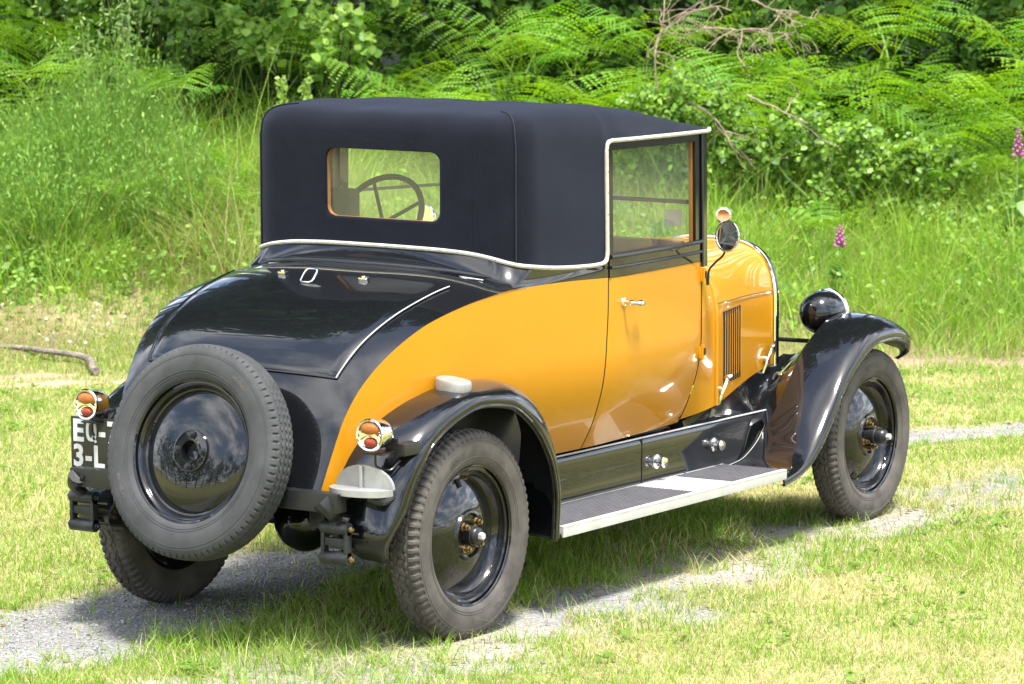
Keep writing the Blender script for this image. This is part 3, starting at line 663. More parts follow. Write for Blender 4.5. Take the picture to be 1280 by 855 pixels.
for sgn, mir in SIDES:
    rows, O, yo, N = fender(RO, RI, [(0, .62), (.06, .655), (.13, .675), (.24, .692), (.5, .715), (.75, .725), (1, .728)], [(0, .53), (.08, .45), (.2, .46), (.45, .535), (.8, .558), (1, .50)], [(0, .0), (.1, .012), (.3, .02), (.7, .02), (1, 0)], n=80)
    G = Geo(); G.grid(rows); fr_ = G.obj('fender', 'black_paint', car, mirror=mir, angle=60)
    Geo().tube([(p[0]-n_[0]*.020, -(y-.003), p[1]-n_[1]*.020) for p, y, n_ in zip(O, yo, N)], .0065, 8).obj('fender_bead', 'black_paint', fr_, mirror=mir)
    G = Geo(); G.grid(rows[:, :-1]+np.array([0, .006, -.008])); G.obj('fender_underside', 'satin_black', fr_, mirror=mir)
    # inner flare joining the fender to the body over the wheel's front
    rows, O, yo, N = fender(FO, FI, [(0, .728), (.8, .728), (.92, .718), (.97, .69), (1, .63)], [(0, .452), (.12, .47), (.28, .50), (.75, .50), (.92, .49), (.97, .50), (1, .575)], [(0, 0), (.1, .008), (.3, .018), (.5, .022), (.7, .022), (.9, .022), (1, .0)], n=84)
    G = Geo(); G.grid(rows); ff = G.obj('fender', 'black_paint', car, mirror=mir, angle=60)
    Geo().tube([(p[0]-n_[0]*.020, -(y-.003), p[1]-n_[1]*.020) for p, y, n_ in zip(O, yo, N)], .0065, 8).obj('fender_bead', 'black_paint', ff, mirror=mir)
    G = Geo(); G.grid(rows[:, :-1]+np.array([0, .006, -.008])); G.obj('fender_underside', 'satin_black', ff, mirror=mir)
    I = curve3(FI, 60); I = I[I[:, 0] < 2.86]
    G = Geo(); ap = []
    for x, z in I:
        if x < 2.30: continue
        e = np.array([np.interp(x, [2.30, 2.86], [2.40, 2.92]), -.36, np.interp(x, [2.30, 2.86], [.495, .70])]); s0 = np.array([x, -np.interp(x, [2.30, 2.40], [.488, .50]), z])
        ap.append([s0+(e-s0)*t_ for t_ in np.linspace(0, 1, 6)]+[e+np.array([0, .01, -q]) for q in (.02, .10, .2)])
    G.grid(np.array(ap)); G.obj('fender_apron', 'black_paint', ff, mirror=mir)
    G = Geo(); G.tube(curve3([(2.42, -.447, .488), (2.38, -.449, .42), (2.30, -.449, .355), (2.19, -.449, .312), (2.1, -.449, .303)], 20)+np.array([-.02, -.001, .002]), .0014, 6); G.obj('fender_pinstripe', 'aluminium', ff, mirror=mir)
# rumble-seat step on the right rear fender and D-shaped step on its bracket
for sgn, mir in ((-1, False),):
    G = Geo(); a_ = np.linspace(0, 2*np.pi, 40, endpoint=False)
    m_ = axis_mat((-.035, -.612, .838), (-.06, -.14, 1), (1, 0, 0))
    def ov(rx, ry, h): return [(rx*np.sign(math.cos(t_))*abs(math.cos(t_))**.75, ry*np.sign(math.sin(t_))*abs(math.sin(t_))**.75, h) for t_ in a_]
    P = np.array([ov(.040, .060, -.034), ov(.0415, .062, -.012), ov(.0425, .063, .020), ov(.040, .060, .026), ov(.02, .03, .028), ov(.001, .001, .028)]); G.grid(P, closev=True, mat=m_); G.obj('mounting_step', 'cast_aluminium', car)
    G = Geo(); cx_, cy_, cz_ = -.50, -.585, .545
    a2 = np.linspace(0, np.pi, 30)
    # base tread: D outline, rounded side to the rear
    base = np.array([(cx_-.085*math.sin(t_)**.8, cy_+.115*math.cos(t_), 0) for t_ in a2])
    P = np.stack([base*[1, 1, 0]+[0, 0, cz_], base*[1, 1, 0]+[0, 0, cz_+.020]], 0); G.grid(P)
    for zz in (cz_, cz_+.020):
        G.add(base*[1, 1, 0]+[0, 0, zz], [tuple(range(len(base)))])
    G.grid(np.array([[(cx_, cy_+.115, cz_), (cx_, cy_+.115, cz_+.02)], [(cx_, cy_-.115, cz_), (cx_, cy_-.115, cz_+.02)]]))
    # upright half-round guard with a centre rib
    gd = [[(cx_+.004-.030*(1-math.sin(t_)*r_)*0-.012*(1-r_*abs(math.cos(t_))), cy_+.112*math.cos(t_)*r_, cz_+.018+.074*math.sin(t_)*r_) for t_ in a2] for r_ in np.linspace(.02, 1, 8)]
    G.slab(np.array(gd), np.array([.012, 0, 0])); G.tube([(cx_-.014, cy_, cz_+.02+k*.070) for k in np.linspace(0, 1, 6)], .006, 6)
    st = G.obj('mounting_step', 'cast_aluminium', car)
    G = Geo(); G.tube(curve3([(cx_-.03, cy_-.04, cz_-.004), (cx_, cy_-.07, cz_-.02), (cx_+.10, cy_-.05, cz_-.015)], 8), .016, 8); G.tube([(cx_-.03, cy_+.05, cz_-.004), (cx_+.06, cy_+.10, cz_-.02)], .016, 8); G.obj('step_bracket', 'satin_black', st)
# --- lamps
def tail_lamp(y, z):
    x = -.515
    G = Geo(); m_ = axis_mat((x, y, z), (-1, 0, .02))
    G.lathe([(0, -.085), (.018, -.084), (.036, -.072), (.046, -.05), (.048, -.012), (.048, 0), (.052, .002), (.053, .009), (.050, .014), (.044, .012), (.043, .004), (0, .003)], 36, m_)
    lamp = G.obj('tail_lamp', 'chrome', car)
    G = Geo()                                                              # chrome bridge between the lenses
    a_ = np.linspace(-1, 1, 12); G.slab(np.array([[(x-.013, y+t_*.043, z+.006-.016*t_*t_*1.4+h) for h in (-.006, .006)] for t_ in a_]), np.array([.006, 0, 0])); G.obj('lamp_bridge', 'chrome', lamp)
    def lens(rx, rz, dz, mat):
        G = Geo(); G.lathe([(0, .010), (.35, .0095), (.7, .006), (1, -.002)], 28, axis_mat((0, 0, 0), (0, 0, 1)))
        V = G.V()*[rx, rz, 1]; G2 = Geo(); G2.add(np.stack([x-.008-V[:, 2], y+V[:, 0], z+dz+V[:, 1]], 1), G.f); G2.obj('lens', mat, lamp)
    lens(.041, .024, .019, 'amber_glass'); lens(.026, .018, -.025, 'red_glass')
    s = np.sign(y); G = Geo()
    G.box((x+.05, y-s*.0, z-.062), (.09, .07, .006), .002); G.box((x+.09, y+s*.015, z-.045), (.006, .05, .05), .002); G.box((x+.13, y+s*.045, z-.055), (.09, .045, .04), .006)
    G.lathe([(0, 0), (.006, 0), (.006, .006), (0, .007)], 8, axis_mat((x+.03, y-s*.035, z-.045), (0, -s, 0)))
    G.tube(curve3([(x+.02, y, z-.064), (x+.025, y+.002, z-.10), (x+.07, y+s*.02, z-.12), (x+.10, y+s*.04, z-.09)], 10), .004, 6)
    G.obj('lamp_bracket', 'satin_black', lamp)
tail_lamp(-.628, .737); tail_lamp(.545, .755)
for s_ in (-1, 1):
    G = Geo(); m_ = axis_mat((2.915, s_*.405, .824), (1, 0, 0))
    G.lathe([(0, -.092), (.03, -.088), (.058, -.072), (.078, -.045), (.088, -.012), (.090, .02), (.091, .05)], 36, m_); hl = G.obj('headlight', 'black_paint', car)
    G = Geo(); G.lathe([(.090, .045), (.096, .05), (.097, .062), (.090, .068), (.086, .06)], 36, m_); G.obj('headlight_rim', 'chrome', hl)
    G = Geo(); G.lathe([(.088, .058), (.06, .066), (0, .070)], 36, m_); G.obj('headlight_glass', 'mirror_glass', hl)
    G = Geo(); G.tube(curve3([(2.93, s_*.405, .755), (2.92, s_*.41, .72), (2.90, s_*.40, .68), (2.9, s_*.38, .60)], 10), [.022, .020, .018, .018, .018, .018, .018, .018, .018, .018], 10); G.obj('headlight_stem', 'satin_black', hl)
G = Geo(); G.tube([(2.90, y, .708) for y in np.linspace(-.42, .42, 8)], .009, 8); G.obj('lamp_bar', 'satin_black', car)
# --- door mirrors
for sgn, mir in SIDES:
    yy = -.60 if not mir else -.655; xx = 1.745 if not mir else 1.685; zz_ = 1.222 if not mir else 1.222
    G = Geo(); G.tube(curve3([(1.785, -.525, 1.045), (1.785, -.53, 1.085), (xx+.03, yy+.04, 1.115), (xx, yy-.02, zz_-.057), (xx-.01, yy-.025, zz_-.032)], 16), .0042, 8); G.lathe([(0, -.02), (.006, -.02), (.007, .02), (0, .022)], 10, axis_mat((1.785, -.525, 1.05), (0, 0, 1))); arm = G.obj('mirror_arm', 'satin_black', car, lean=True, mirror=mir)
    m_ = axis_mat((xx, yy-.035, zz_), (-1, .22 if not mir else -.3, .10 if not mir else -.02))
    G = Geo(); G.lathe([(0, .032), (.025, .030), (.046, .018), (.0565, .0), (.0572, -.004), (.054, -.006)], 30, m_ @ Matrix.Rotation(math.pi, 4, 'X')); G.obj('mirror_shell', 'chrome', arm, lean=True, mirror=mir)
    G = Geo(); aa = np.linspace(0, 2*np.pi, 41); mm = np.array(m_); G.tube(np.stack([.0555*np.cos(aa), .0555*np.sin(aa), .005+0*aa], 1) @ mm[:3, :3].T+mm[:3, 3], .0042, 8, caps=False); G.obj('mirror_rim', 'chrome', arm, lean=True, mirror=mir)
    G = Geo(); G.lathe([(0, .0058), (.053, .0050), (.0535, .003)], 30, m_); G.obj('mirror_face', 'mirror_glass', arm, lean=True, mirror=mir)
# --- number plate on the left, half behind the spare wheel
px_, py_, pz_ = -.475, .655, .520
G = Geo(); G.box((px_, py_-.15, pz_+.0925), (.004, .30, .185), .001); pl = G.obj('licence_plate', 'plate_black', car)
G = Geo()
for txt, z in (('EQ-7', pz_+.1035), ('3-L', pz_+.018)):
    x = 0.012
    for ch in txt:
        if ch == 'Q':
            aa = np.linspace(0, 2*np.pi, 41); n4 = lambda t_, rx, rz: (.023+rx*np.sign(np.cos(t_))*abs(np.cos(t_))**.75, .0365+rz*np.sign(np.sin(t_))*abs(np.sin(t_))**.75)
            P = np.array([[(*n4(t_, rx, rz), h_) for t_ in aa] for rx, rz, h_ in ((.023, .0365, -.0008), (.023, .0365, .0008), (.0115, .0245, .0008), (.0115, .0245, -.0008))])
            G2 = Geo(); G2.grid(P); G2.box((.036, .006, 0), (.009, .026, .0016), 0, Matrix.Translation((.036, .008, 0)) @ Matrix.Rotation(.6, 4, 'Z') @ Matrix.Translation((-.036, -.006, 0))); V = G2.V()
            G.add(np.stack([px_-.0028-V[:, 2], py_-x-V[:, 0], z+V[:, 1]], 1), G2.f); x += .046+.010; continue
        V, F = text_mesh(ch, .104, .0015, bold=.0035); wd_ = V[:, 0].max()-V[:, 0].min(); V[:, 0] -= V[:, 0].min(); kx = .028/wd_ if ch == '-' else (.046/wd_ if ch != '3' else .042/wd_)
        V[:, 0] *= kx
        if ch == '-': V[:, 1] += .004
        V[:, 1] *= .98
        G.add(np.stack([px_-.0028-V[:, 2], py_-x-V[:, 0], z+V[:, 1]], 1), F); x += wd_*kx+.010
G.obj('plate_lettering', 'plate_white', pl)
G = Geo(); G.tube([(px_+.01, .50, .51), (px_+.02, .50, .62)], .01, 6); G.box((px_+.012, .50, .515), (.012, .10, .07), .003); G.obj('plate_bracket', 'satin_black', pl)
# --- wheels
def tyre_geo(kind, nth):
    prof = [(-.040, .231), (-.050, .238), (-.0555, .252), (-.0605, .272), (-.0625, .290), (-.0605, .308), (-.0585, .318), (-.0585, .3215), (-.0555, .327), (-.0525, .334), (-.0495, .340), (-.0455, .344), (-.0415, .3462), (-.038, .348)]
    tread = [(-.038+.076*i/24, .3485+.0028*(1-abs(-1+2*i/24)**2)) for i in range(1, 24)]
    pr = np.array(prof+tread+[(-a, b) for a, b in prof[::-1]])
    th = np.linspace(0, 2*np.pi, nth, endpoint=False); Y, T = np.meshgrid(pr[:, 0], th); Rr = np.tile(pr[:, 1], (nth, 1)).copy(); ay = np.abs(Y)
    if kind == 'block':
        N = 76; ph = (T*N/(2*np.pi)) % 1; ph2 = (T*N/(2*np.pi)+.5) % 1; pz = np.where(Y > 0, ph, ph2)
        sh = (ay > .031) & (ay < .0575) & (Rr > .315); Rr -= np.where(sh & (pz < .38), .0075, 0)
        zz = .006*(np.abs(((T*N/2/(2*np.pi)) % 1)*2-1)*2-1)
        for c in (-.014, .014): Rr -= np.where(np.abs(Y-c-zz) < .0026, .006, 0)
        Rr -= np.where((np.abs(ay-.0265) < .0022), .006, 0)
        Rr -= np.where((ay < .024) & (((T*N/(2*np.pi)+Y*14) % 1) < .2), .004, 0)
    else:
        N = 84; zz = .0032*np.sin(T*N*1.0)
        for c in (-.021, 0, .021): Rr -= np.where(np.abs(Y-c-zz) < .0021, .006, 0)
        ph = (T*N/(2*np.pi)) % 1; Rr -= np.where((ay > .035) & (ay < .0515) & (Rr > .33) & (ph < .22), .006, 0)
    for r0 in (.262, .312, .316): Rr += np.where((ay > .05) & (np.abs(pr[:, 1][None]-r0) < .003), .0, 0)
    P = np.stack([Rr*np.cos(T), Y, Rr*np.sin(T)], -1); G = Geo(); G.grid(P, closeu=True); return G
def sidewall_text(G, txt, size, r, mid, face=-1, flip=False):
    V, F = text_mesh(txt, size, .0016, bold=.0006); V[:, 0] -= (V[:, 0].min()+V[:, 0].max())/2; V[:, 1] -= size*.35
    rr = r+V[:, 1]; ang = mid-V[:, 0]/r if not flip else mid+V[:, 0]/r
    if flip: rr = r-V[:, 1]
    yy = np.interp(rr, [.238, .252, .272, .290, .308, .318], [.050, .0555, .0605, .0625, .0605, .0585])+.0004+V[:, 2]*.8
    G.add(np.stack([rr*np.cos(ang), face*yy, rr*np.sin(ang)], 1), F)
def make_wheel(name, tread, rubber, cap_len, spare=False):
    "wheel whose outer face looks along local -Y"
    y = -.0445
    prof = [(.229, 0.0), (.2345, -.004), (.2365, 0), (.235, .006), (.229, .009), (.222, .008), (.216, .012), (.212, .030), (.205, .044), (.196, .052)] if not spare else \
           [(.229, 0.0), (.2345, -.004), (.2365, 0), (.235, .006), (.229, .009), (.222, .008), (.216, .012), (.212, .022), (.207, .030), (.201, .032)]
    if spare: prof += [(.196, .028), (.165, .017), (.12, .009), (.09, .006), (.070, .005), (.068, -.003), (.064, -.004), (.062, .000), (.042, .000), (.040, -.005), (.034, -.005), (.032, .004), (.030, .03), (.0, .032)]
    else: prof += [(.188, .050), (.165, .038), (.13, .023), (.098, .013), (.085, .011), (.081, .004), (.075, .002), (.071, .006), (.067, .014), (.03, .014), (0, .014)]
    G = Geo(); G.lathe(prof, 96, axis_mat((0, y, 0), (0, 1, 0)))
    G.lathe([(.229, .088), (.236, .084), (.22, .07), (.20, .055), (.1, .05), (0, .05)], 64, axis_mat((0, y, 0), (0, 1, 0)))
    w = G.obj(name, 'black_paint', car, recalc=False)
    tg = tyre_geo(tread, 608 if tread == 'block' else 840); ty = tg.obj('tyre', rubber, w, recalc=False, angle=50)
    words = (('MICHELIN', .019, .287, 208, True), ('Michelin', .022, .29, 52, False)) if spare else (('Michelin', .036, .284, 305, True), ('MICHELIN', .022, .288, 112, False))
    for wtx, wsz, wr, wa, wf in words:
        G = Geo(); sidewall_text(G, wtx, wsz, wr, R(wa), flip=wf); G.obj('tyre_lettering', 'worn_lettering', ty, recalc=False)
    G = Geo()
    for r0, yy in ((.254, .0562), (.262, .0583), (.3135, .0596)):
        for f in (-1, 1): G.tube([(r0*math.cos(a), f*yy, r0*math.sin(a)) for a in np.linspace(0, 2*np.pi, 120)], .0012, 5, caps=False)
    G.obj('tyre_rings', rubber, ty, recalc=False)
    if not spare:
        G = Geo(); G.lathe([(.034, .022), (.034, -cap_len*.35), (.031, -cap_len*.4), (.030, -cap_len*.75), (.026, -cap_len*.9), (.016, -cap_len), (0, -cap_len)], 28, axis_mat((0, y, 0), (0, 1, 0)))
        hc = G.obj('hub_cap', 'satin_black', w); G = Geo(); G.lathe([(.0135, -cap_len+.002), (.0135, -cap_len-.013), (.010, -cap_len-.016), (0, -cap_len-.016)], 6, axis_mat((0, y, 0), (0, 1, 0))); G.obj('hub_nut', 'aluminium', hc)
    for k in range(4):
        a = k*np.pi/2+(.0 if spare else np.pi/4+.12); c = (.052*math.cos(a), y+(.000 if spare else .014), .052*math.sin(a))
        G = Geo(); h = .016 if spare else .034
        G.lathe([(.014, 0), (.014, h*.3), (.0098, h*.32), (.0098, h*.72), (.007, h*.74), (.0068, h), (0, h)], 10, axis_mat(c, (0, -1, 0))); G.obj('wheel_nut', 'satin_black' if spare else 'brass', w)
    a = R(48 if spare else 96); G = Geo(); G.tube([(.150*math.cos(a), y+.028, .150*math.sin(a)), (.178*math.cos(a), y+.038, .178*math.sin(a))], .0095, 8) if spare else G.tube([(.160*math.cos(a), y+.033, .160*math.sin(a)), (.186*math.cos(a), y+.047, .186*math.sin(a))], .008, 8)
    G.obj('valve_slot', 'dark_cavity', w)
    if not spare:
        G = Geo(); G.tube([(.185*math.cos(a), y+.046, .185*math.sin(a)), (.19*math.cos(a-.07), y+.012, .19*math.sin(a-.07))], .004, 6); G.obj('valve_stem', 'brass', w)
    return w
def copy_tree(o, parent):
    c = o.copy(); COL.objects.link(c); c.parent = parent
    for ch in o.children: copy_tree(ch, c)
    return c
w0 = make_wheel('wheel', 'block', 'road_tyre', .034); w0.location = (0, -.615, .346); w0.rotation_euler = (0, 0, 0)
w1 = copy_tree(w0, car); w1.location = (0, .615, .346); w1.rotation_euler = (0, R(70), math.pi)
w2 = make_wheel('wheel', 'block', 'road_tyre', .074); w2.location = (2.87, -.615, .346); w2.rotation_euler = (0, R(-150), 0)
w3 = copy_tree(w2, car); w3.location = (2.87, .615, .346); w3.rotation_euler = (0, R(20), math.pi)
sp_t = .2245
spare = make_wheel('spare_wheel', 'rib', 'spare_tyre_rubber', 0, spare=True)
nrm = Vector((-math.cos(sp_t), 0, math.sin(sp_t)))
ctr = Vector((-.682, -.03, .661))-nrm*.0445
spare['label'] = 'bare black disc wheel with zigzag tread tyre leaning on the tail'
yv = -nrm; xv = Vector((0, -1, 0)); zv = xv.cross(yv)
spare.matrix_world = Matrix(((xv.x, yv.x, zv.x, ctr.x), (xv.y, yv.y, zv.y, ctr.y), (xv.z, yv.z, zv.z, ctr.z), (0, 0, 0, 1)))
G = Geo(); G.tube([(-.60, -.03, .53), (-.60, -.03, .66)], .03, 8); G.tube([(-.56, -.03, .66), (-.62, -.03, .665)], .06, 16); G.obj('spare_carrier', 'satin_black', car)
# --- rear axle, springs, shackles
G = Geo(); G.lathe([(0, -.095), (.05, -.085), (.085, -.06), (.105, -.02), (.108, 0), (.105, .02), (.085, .06), (.05, .085), (0, .095)], 32, axis_mat((-.0, .03, .335), (1, 0, 0)))
G.tube([(0, y, .346) for y in np.linspace(-.58, .58, 6)], .034, 12); G.obj('rear_axle', 'black_paint', car)
G = Geo(); G.tube([(2.87, y, .30+.03*abs(y)) for y in np.linspace(-.58, .58, 8)], .028, 8); G.obj('front_axle', 'satin_black', car)
G = Geo(); G.tube([(-.45, .2, .36), (-.2, .22, .33), (1.5, .25, .33)], .025, 10); G.obj('exhaust_pipe', 'cast_iron', car)
for s_, yS, zT in ((-1, -.512, .434), (1, .54, .447)):
    G = Geo()
    for k in range(5): G.slab(np.array([[(x, yS+dy, .268+.10*((x-0.02)/.55)**2*.6+.011*(4-k)*(-1)+.035) for dy in (-.028, .028)] for x in np.linspace(-.55+.085*(4-k), .6-.10*(4-k), 16)]), np.array([0, 0, .009]))
    spg = G.obj('leaf_spring', 'cast_iron', car)
    G = Geo(); zb = zT-.096
    for z in (zT, zb): G.tube([(-.55, yS-.052, z), (-.55, yS+.052, z)], .021, 14)
    for dy in (-.045, .045): G.box((-.55, yS+dy, (zT+zb)/2), (.028, .014, .10), .004)
    G.box((-.55, yS, (zT+zb)/2+.004), (.02, .09, .026), .004); shk = G.obj('shackle', 'cast_iron', spg)
    for z in (zT, zb):
        for dy in (-1, 1):
            G = Geo(); G.lathe([(0, 0), (.010, 0), (.010, .008), (.006, .009), (.006, .016), (0, .016)], 8, axis_mat((-.55, yS+dy*.052, z), (0, dy, 0))); G.obj('shackle_bolt', 'brass' if dy < 0 and s_ < 0 else 'cast_iron', shk)
    G = Geo(); G.tube(curve3([(-.60, yS-s_*.02, .525), (-.585, yS+s_*.005, .49), (-.555, yS, .462), (-.55, yS, zT+.01)], 14), [.032, .032, .032, .03, .028, .026, .024, .022, .02, .02, .02, .02, .02, .02], 10, flat=1.0); G.obj('spring_hanger', 'satin_black', spg)
# ================================================================== THE PLACE
# view-aligned ground coordinates: l to the right, d away from where the photographer stands
CY, SY = math.cos(YAW), math.sin(YAW)
def to_xy(l, d): return CAM[0]+d*CY+l*SY, CAM[1]+d*SY-l*CY
def to_ld(x, y): vx, vy = x-CAM[0], y-CAM[1]; return vx*SY-vy*CY, vx*CY+vy*SY
def hash2(ix, iy, seed):
    h = (ix.astype(np.int64)*374761393+iy.astype(np.int64)*668265263+seed*982451653) & 0xffffffff
    h = ((h ^ (h >> 13))*1274126177) & 0xffffffff; return ((h ^ (h >> 16)) & 0xffff)/65535.
def vnoise(x, y, sc_, seed=0, oct=4):
    x = np.asarray(x, float)*sc_; y = np.asarray(y, float)*sc_; o = 0; a = 1; s_ = 0
    for k in range(oct):
        ix, iy = np.floor(x), np.floor(y); fx, fy = x-ix, y-iy; fx = fx*fx*(3-2*fx); fy = fy*fy*(3-2*fy)
        v = (hash2(ix, iy, seed+k)*(1-fx)+hash2(ix+1, iy, seed+k)*fx)*(1-fy)+(hash2(ix, iy+1, seed+k)*(1-fx)+hash2(ix+1, iy+1, seed+k)*fx)*fy
        o = o+a*v; s_ += a; a *= .5; x = x*2.03+17; y = y*2.03+5
    return o/s_
sstep = lambda a, b, x: (lambda t: t*t*(3-2*t))(np.clip((x-a)/(b-a), 0, 1))
def gauss(x, c, w): return np.exp(-((x-c)/w)**2)
def height(l, d):
    d0 = 18.35+.25*np.sin(l*.9)+.15*np.sin(l*2.3+1)
    h = .80*sstep(d0, d0+3.6, d)+.55*sstep(21.0, 26, d)+.03*vnoise(l, d, 1.3, 3)*sstep(18, 19.5, d)*4
    x, y = to_xy(l, d); rut = ruts(x, y)[0]
    return h+.016*(1-rut)*(.4+1.2*vnoise(l, d, 2.2, 5))*sstep(19, 17, d)
def ruts(x, y):
    "how much bare track there is at a point: 0 grass .. 1 bare; and the left-hand share"
    cl = np.where(x < 1, .55, .55+.07*np.clip(x-1, 0, 2))-.14*np.clip(x-3.3, 0, None)**2
    wl = np.where(x < 1.5, .40, .30)
    cr = -.69-.035*np.clip(x-2, 0, None)**2+.02*np.clip(1-x, 0, 3)
    n1 = vnoise(x, y, 1.6, 11)-.5; n2 = vnoise(x, y, 6., 12)-.5
    a = 1-sstep(.70, 1.25, np.abs(y-cl)/wl+n1*.7+n2*.9)
    b = 1-sstep(.35, 1.45, np.abs(y-cr)/.33+n1*1.4+n2*1.8)
    b = b*(.62+.38*sstep(.42, .60, vnoise(x, y, 1.9, 21)))
    return np.maximum(a, b), a
def sandmask(l, d):
    n = vnoise(l, d, 1.5, 31)-.5
    a = np.clip(1-np.abs((d-17.75+.9*n)/.55), 0, 1)*sstep(-1.55, -2.1, l+.6*n)*(.3+1.1*sstep(.4,.6,vnoise(l, d, 4, 32)))
    b = np.clip(1-np.abs((d-18.45+.4*n)/.42), 0, 1)*sstep(1.3, 1.9, l+n)*.6
    return np.clip(np.maximum(a, b)*1.9, 0, 1)
lv = np.unique(np.r_[-600, -250, -110, -60, -35, -22, -15, -11, -9, np.arange(-7.4, 7.41, .06), 9, 11, 15, 22, 35, 60, 110, 250, 600])
dv = np.unique(np.r_[-600, -200, -80, -40, -20, -8, 0, 4, 7, np.arange(8.6, 23.5, .05), 25, 27, 30, 35, 45, 70, 120, 250, 800])
Lg, Dg = np.meshgrid(lv, dv, indexing='ij'); X, Y = to_xy(Lg, Dg); Zg = height(Lg, Dg)
rt, rl_ = ruts(X, Y); sm = sandmask(Lg, Dg)
col = np.empty(X.shape+(3,)); col[:] = (.17, .17, .06)
dry = vnoise(X, Y, .8, 41)[..., None]; col = col*(1-.65*dry)+np.array([.44, .37, .20])*.65*dry
grav = np.array([.225, .22, .212])*(.8+.4*vnoise(X, Y, 3, 42))[..., None]; dust = np.array([.31, .28, .235])
mixd = sstep(.45, .65, vnoise(X, Y, 1.3, 43))[..., None]*np.where(rl_ > rt-.01, .35, .95)[..., None]
grav = grav*(1-mixd)+dust*mixd
col = col*(1-rt[..., None])+grav*rt[..., None]
col = col*(1-sm[..., None])+np.array([.36, .27, .19])*sm[..., None]
far = (1-sstep(7.5, 8.8, Dg)*sstep(7.0, 5.0, np.abs(Lg)))[..., None]*(1-sstep(18, 20, Dg))[..., None]; col = col*(1-far)+(np.array([.36, .355, .13])*(.85+.3*vnoise(X, Y, .5, 44))[..., None])*far
foot = np.exp(-((Dg-18.9)/.7)**2)[..., None]*(.4+.6*vnoise(X, Y, 2.2, 45))[..., None]; col = col*(1-foot)+np.array([.17, .125, .07])*foot
wood = sstep(20.3, 21.3, Dg)[..., None]; col = col*(1-wood)+np.array([.010, .015, .006])*wood  # upper bank painted near black, standing in for shade among the trees
n, m = X.shape; idx = np.arange(n*m).reshape(n, m)
F = np.stack([idx[:-1, :-1], idx[1:, :-1], idx[1:, 1:], idx[:-1, 1:]], -1).reshape(-1, 4)
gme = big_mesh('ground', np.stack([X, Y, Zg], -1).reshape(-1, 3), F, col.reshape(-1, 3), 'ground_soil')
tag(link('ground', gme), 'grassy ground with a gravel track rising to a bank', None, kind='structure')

def blades(name, P, h, w, colr, lean, mat, seg=2, bend=.6):
    "P (n,3) roots, h/w per blade, colr (n,3), lean (n,2) horizontal tip offset as a share of height"
    n = len(P); ang = rng.uniform(0, 2*np.pi, n); sx_, sy_ = np.cos(ang)*w/2, np.sin(ang)*w/2
    V = []; C = []; lv_ = np.linspace(0, 1, seg+1)
    for i, t_ in enumerate(lv_):
        off = lean*(h*t_**(1+bend))[:, None]; z = P[:, 2]+h*t_*(1-.25*np.hypot(lean[:, 0], lean[:, 1])*t_)
        wk = (1-t_)**.7 if i < seg else 0
        if i < seg:
            V += [np.stack([P[:, 0]+off[:, 0]-sx_*wk, P[:, 1]+off[:, 1]-sy_*wk, z], -1), np.stack([P[:, 0]+off[:, 0]+sx_*wk, P[:, 1]+off[:, 1]+sy_*wk, z], -1)]
        else: V.append(np.stack([P[:, 0]+off[:, 0], P[:, 1]+off[:, 1], z], -1))
    k = len(V); V = np.stack(V, 1).reshape(-1, 3); C = np.repeat(colr, k, 0)
    b = np.arange(n)*k; Fq = [np.stack([b+2*i, b+2*i+1, b+2*i+3, b+2*i+2], -1) for i in range(seg-1)]
    Ft = np.stack([b+2*(seg-1), b+2*(seg-1)+1, b+2*seg], -1)
    return link(name, big_mesh(name, V, ([np.concatenate(Fq)] if Fq else [])+[Ft], C, mat))
def mixc(a, b, t): return np.asarray(a)*(1-t[:, None])+np.asarray(b)*t[:, None]
def leaf_cloud(P, Nrm, size, colr, shape='round', fold=.25, up_=0):
    "leaves at points P facing Nrm; two half blades folded along the midrib"
    n = len(P); Nrm = Nrm/np.linalg.norm(Nrm, axis=1)[:, None]
    rv = rng.normal(0, 1, (n, 3)); A = rv-(rv*Nrm).sum(1)[:, None]*Nrm; A[:, 2] -= .8*np.abs(A[:, 2]).mean(); A[:, 2] += 2.2*up_; A -= (A*Nrm).sum(1)[:, None]*Nrm; A /= np.linalg.norm(A, axis=1)[:, None]; B = np.cross(Nrm, A)
    if shape == 'round': t = [(0, 0), (.22, .42), (.55, .50), (.85, .30), (1.0, 0)]
    elif shape == 'lance': t = [(0, 0), (.30, .17), (.65, .15), (1.0, 0)]
    else: t = [(0, 0), (.25, .33), (.6, .30), (1.0, 0)]
    mid = [(a, 0, 0) for a, _ in t]; up = [(a, b, b*fold) for a, b in t[1:-1]]; dn = [(a, -b, b*fold) for a, b in t[1:-1]]
    T = np.array(mid+up+dn); T[:, 2] -= .12*T[:, 0]**2; k = len(t); nu = k-2; fs = []; ft = []
    for sgn_, o in ((1, k), (-1, k+nu)):
        ft += [(0, 1, o), (k-2, k-1, o+nu-1)] if sgn_ > 0 else [(0, o, 1), (k-2, o+nu-1, k-1)]
        for i in range(nu-1): fs.append((1+i, 2+i, o+i+1, o+i) if sgn_ > 0 else (1+i, o+i, o+i+1, 2+i))
    V = P[:, None]+size[:, None, None]*(T[None, :, 0:1]*A[:, None]+T[None, :, 1:2]*B[:, None]+T[None, :, 2:3]*Nrm[:, None])
    b = (np.arange(n)*len(T))[:, None, None]
    return V.reshape(-1, 3), [(np.array(fs)[None]+b).reshape(-1, 4), (np.array(ft)[None]+b).reshape(-1, 3)], np.repeat(colr, len(T), 0)
def leafcol(n, a, b, spread=.25): return mixc(a, b, np.clip(rng.random(n)+rng.normal(0, spread, n)*.3, 0, 1))*rng.uniform(.8, 1.2, n)[:, None]
def upn(n, up=1.0, side=None, k=.6):
    v = rng.normal(0, k, (n, 3)); v[:, 2] += up
    if side is not None: v += side
    return v
TOCAM = np.array([-CY, -SY, 0.0])
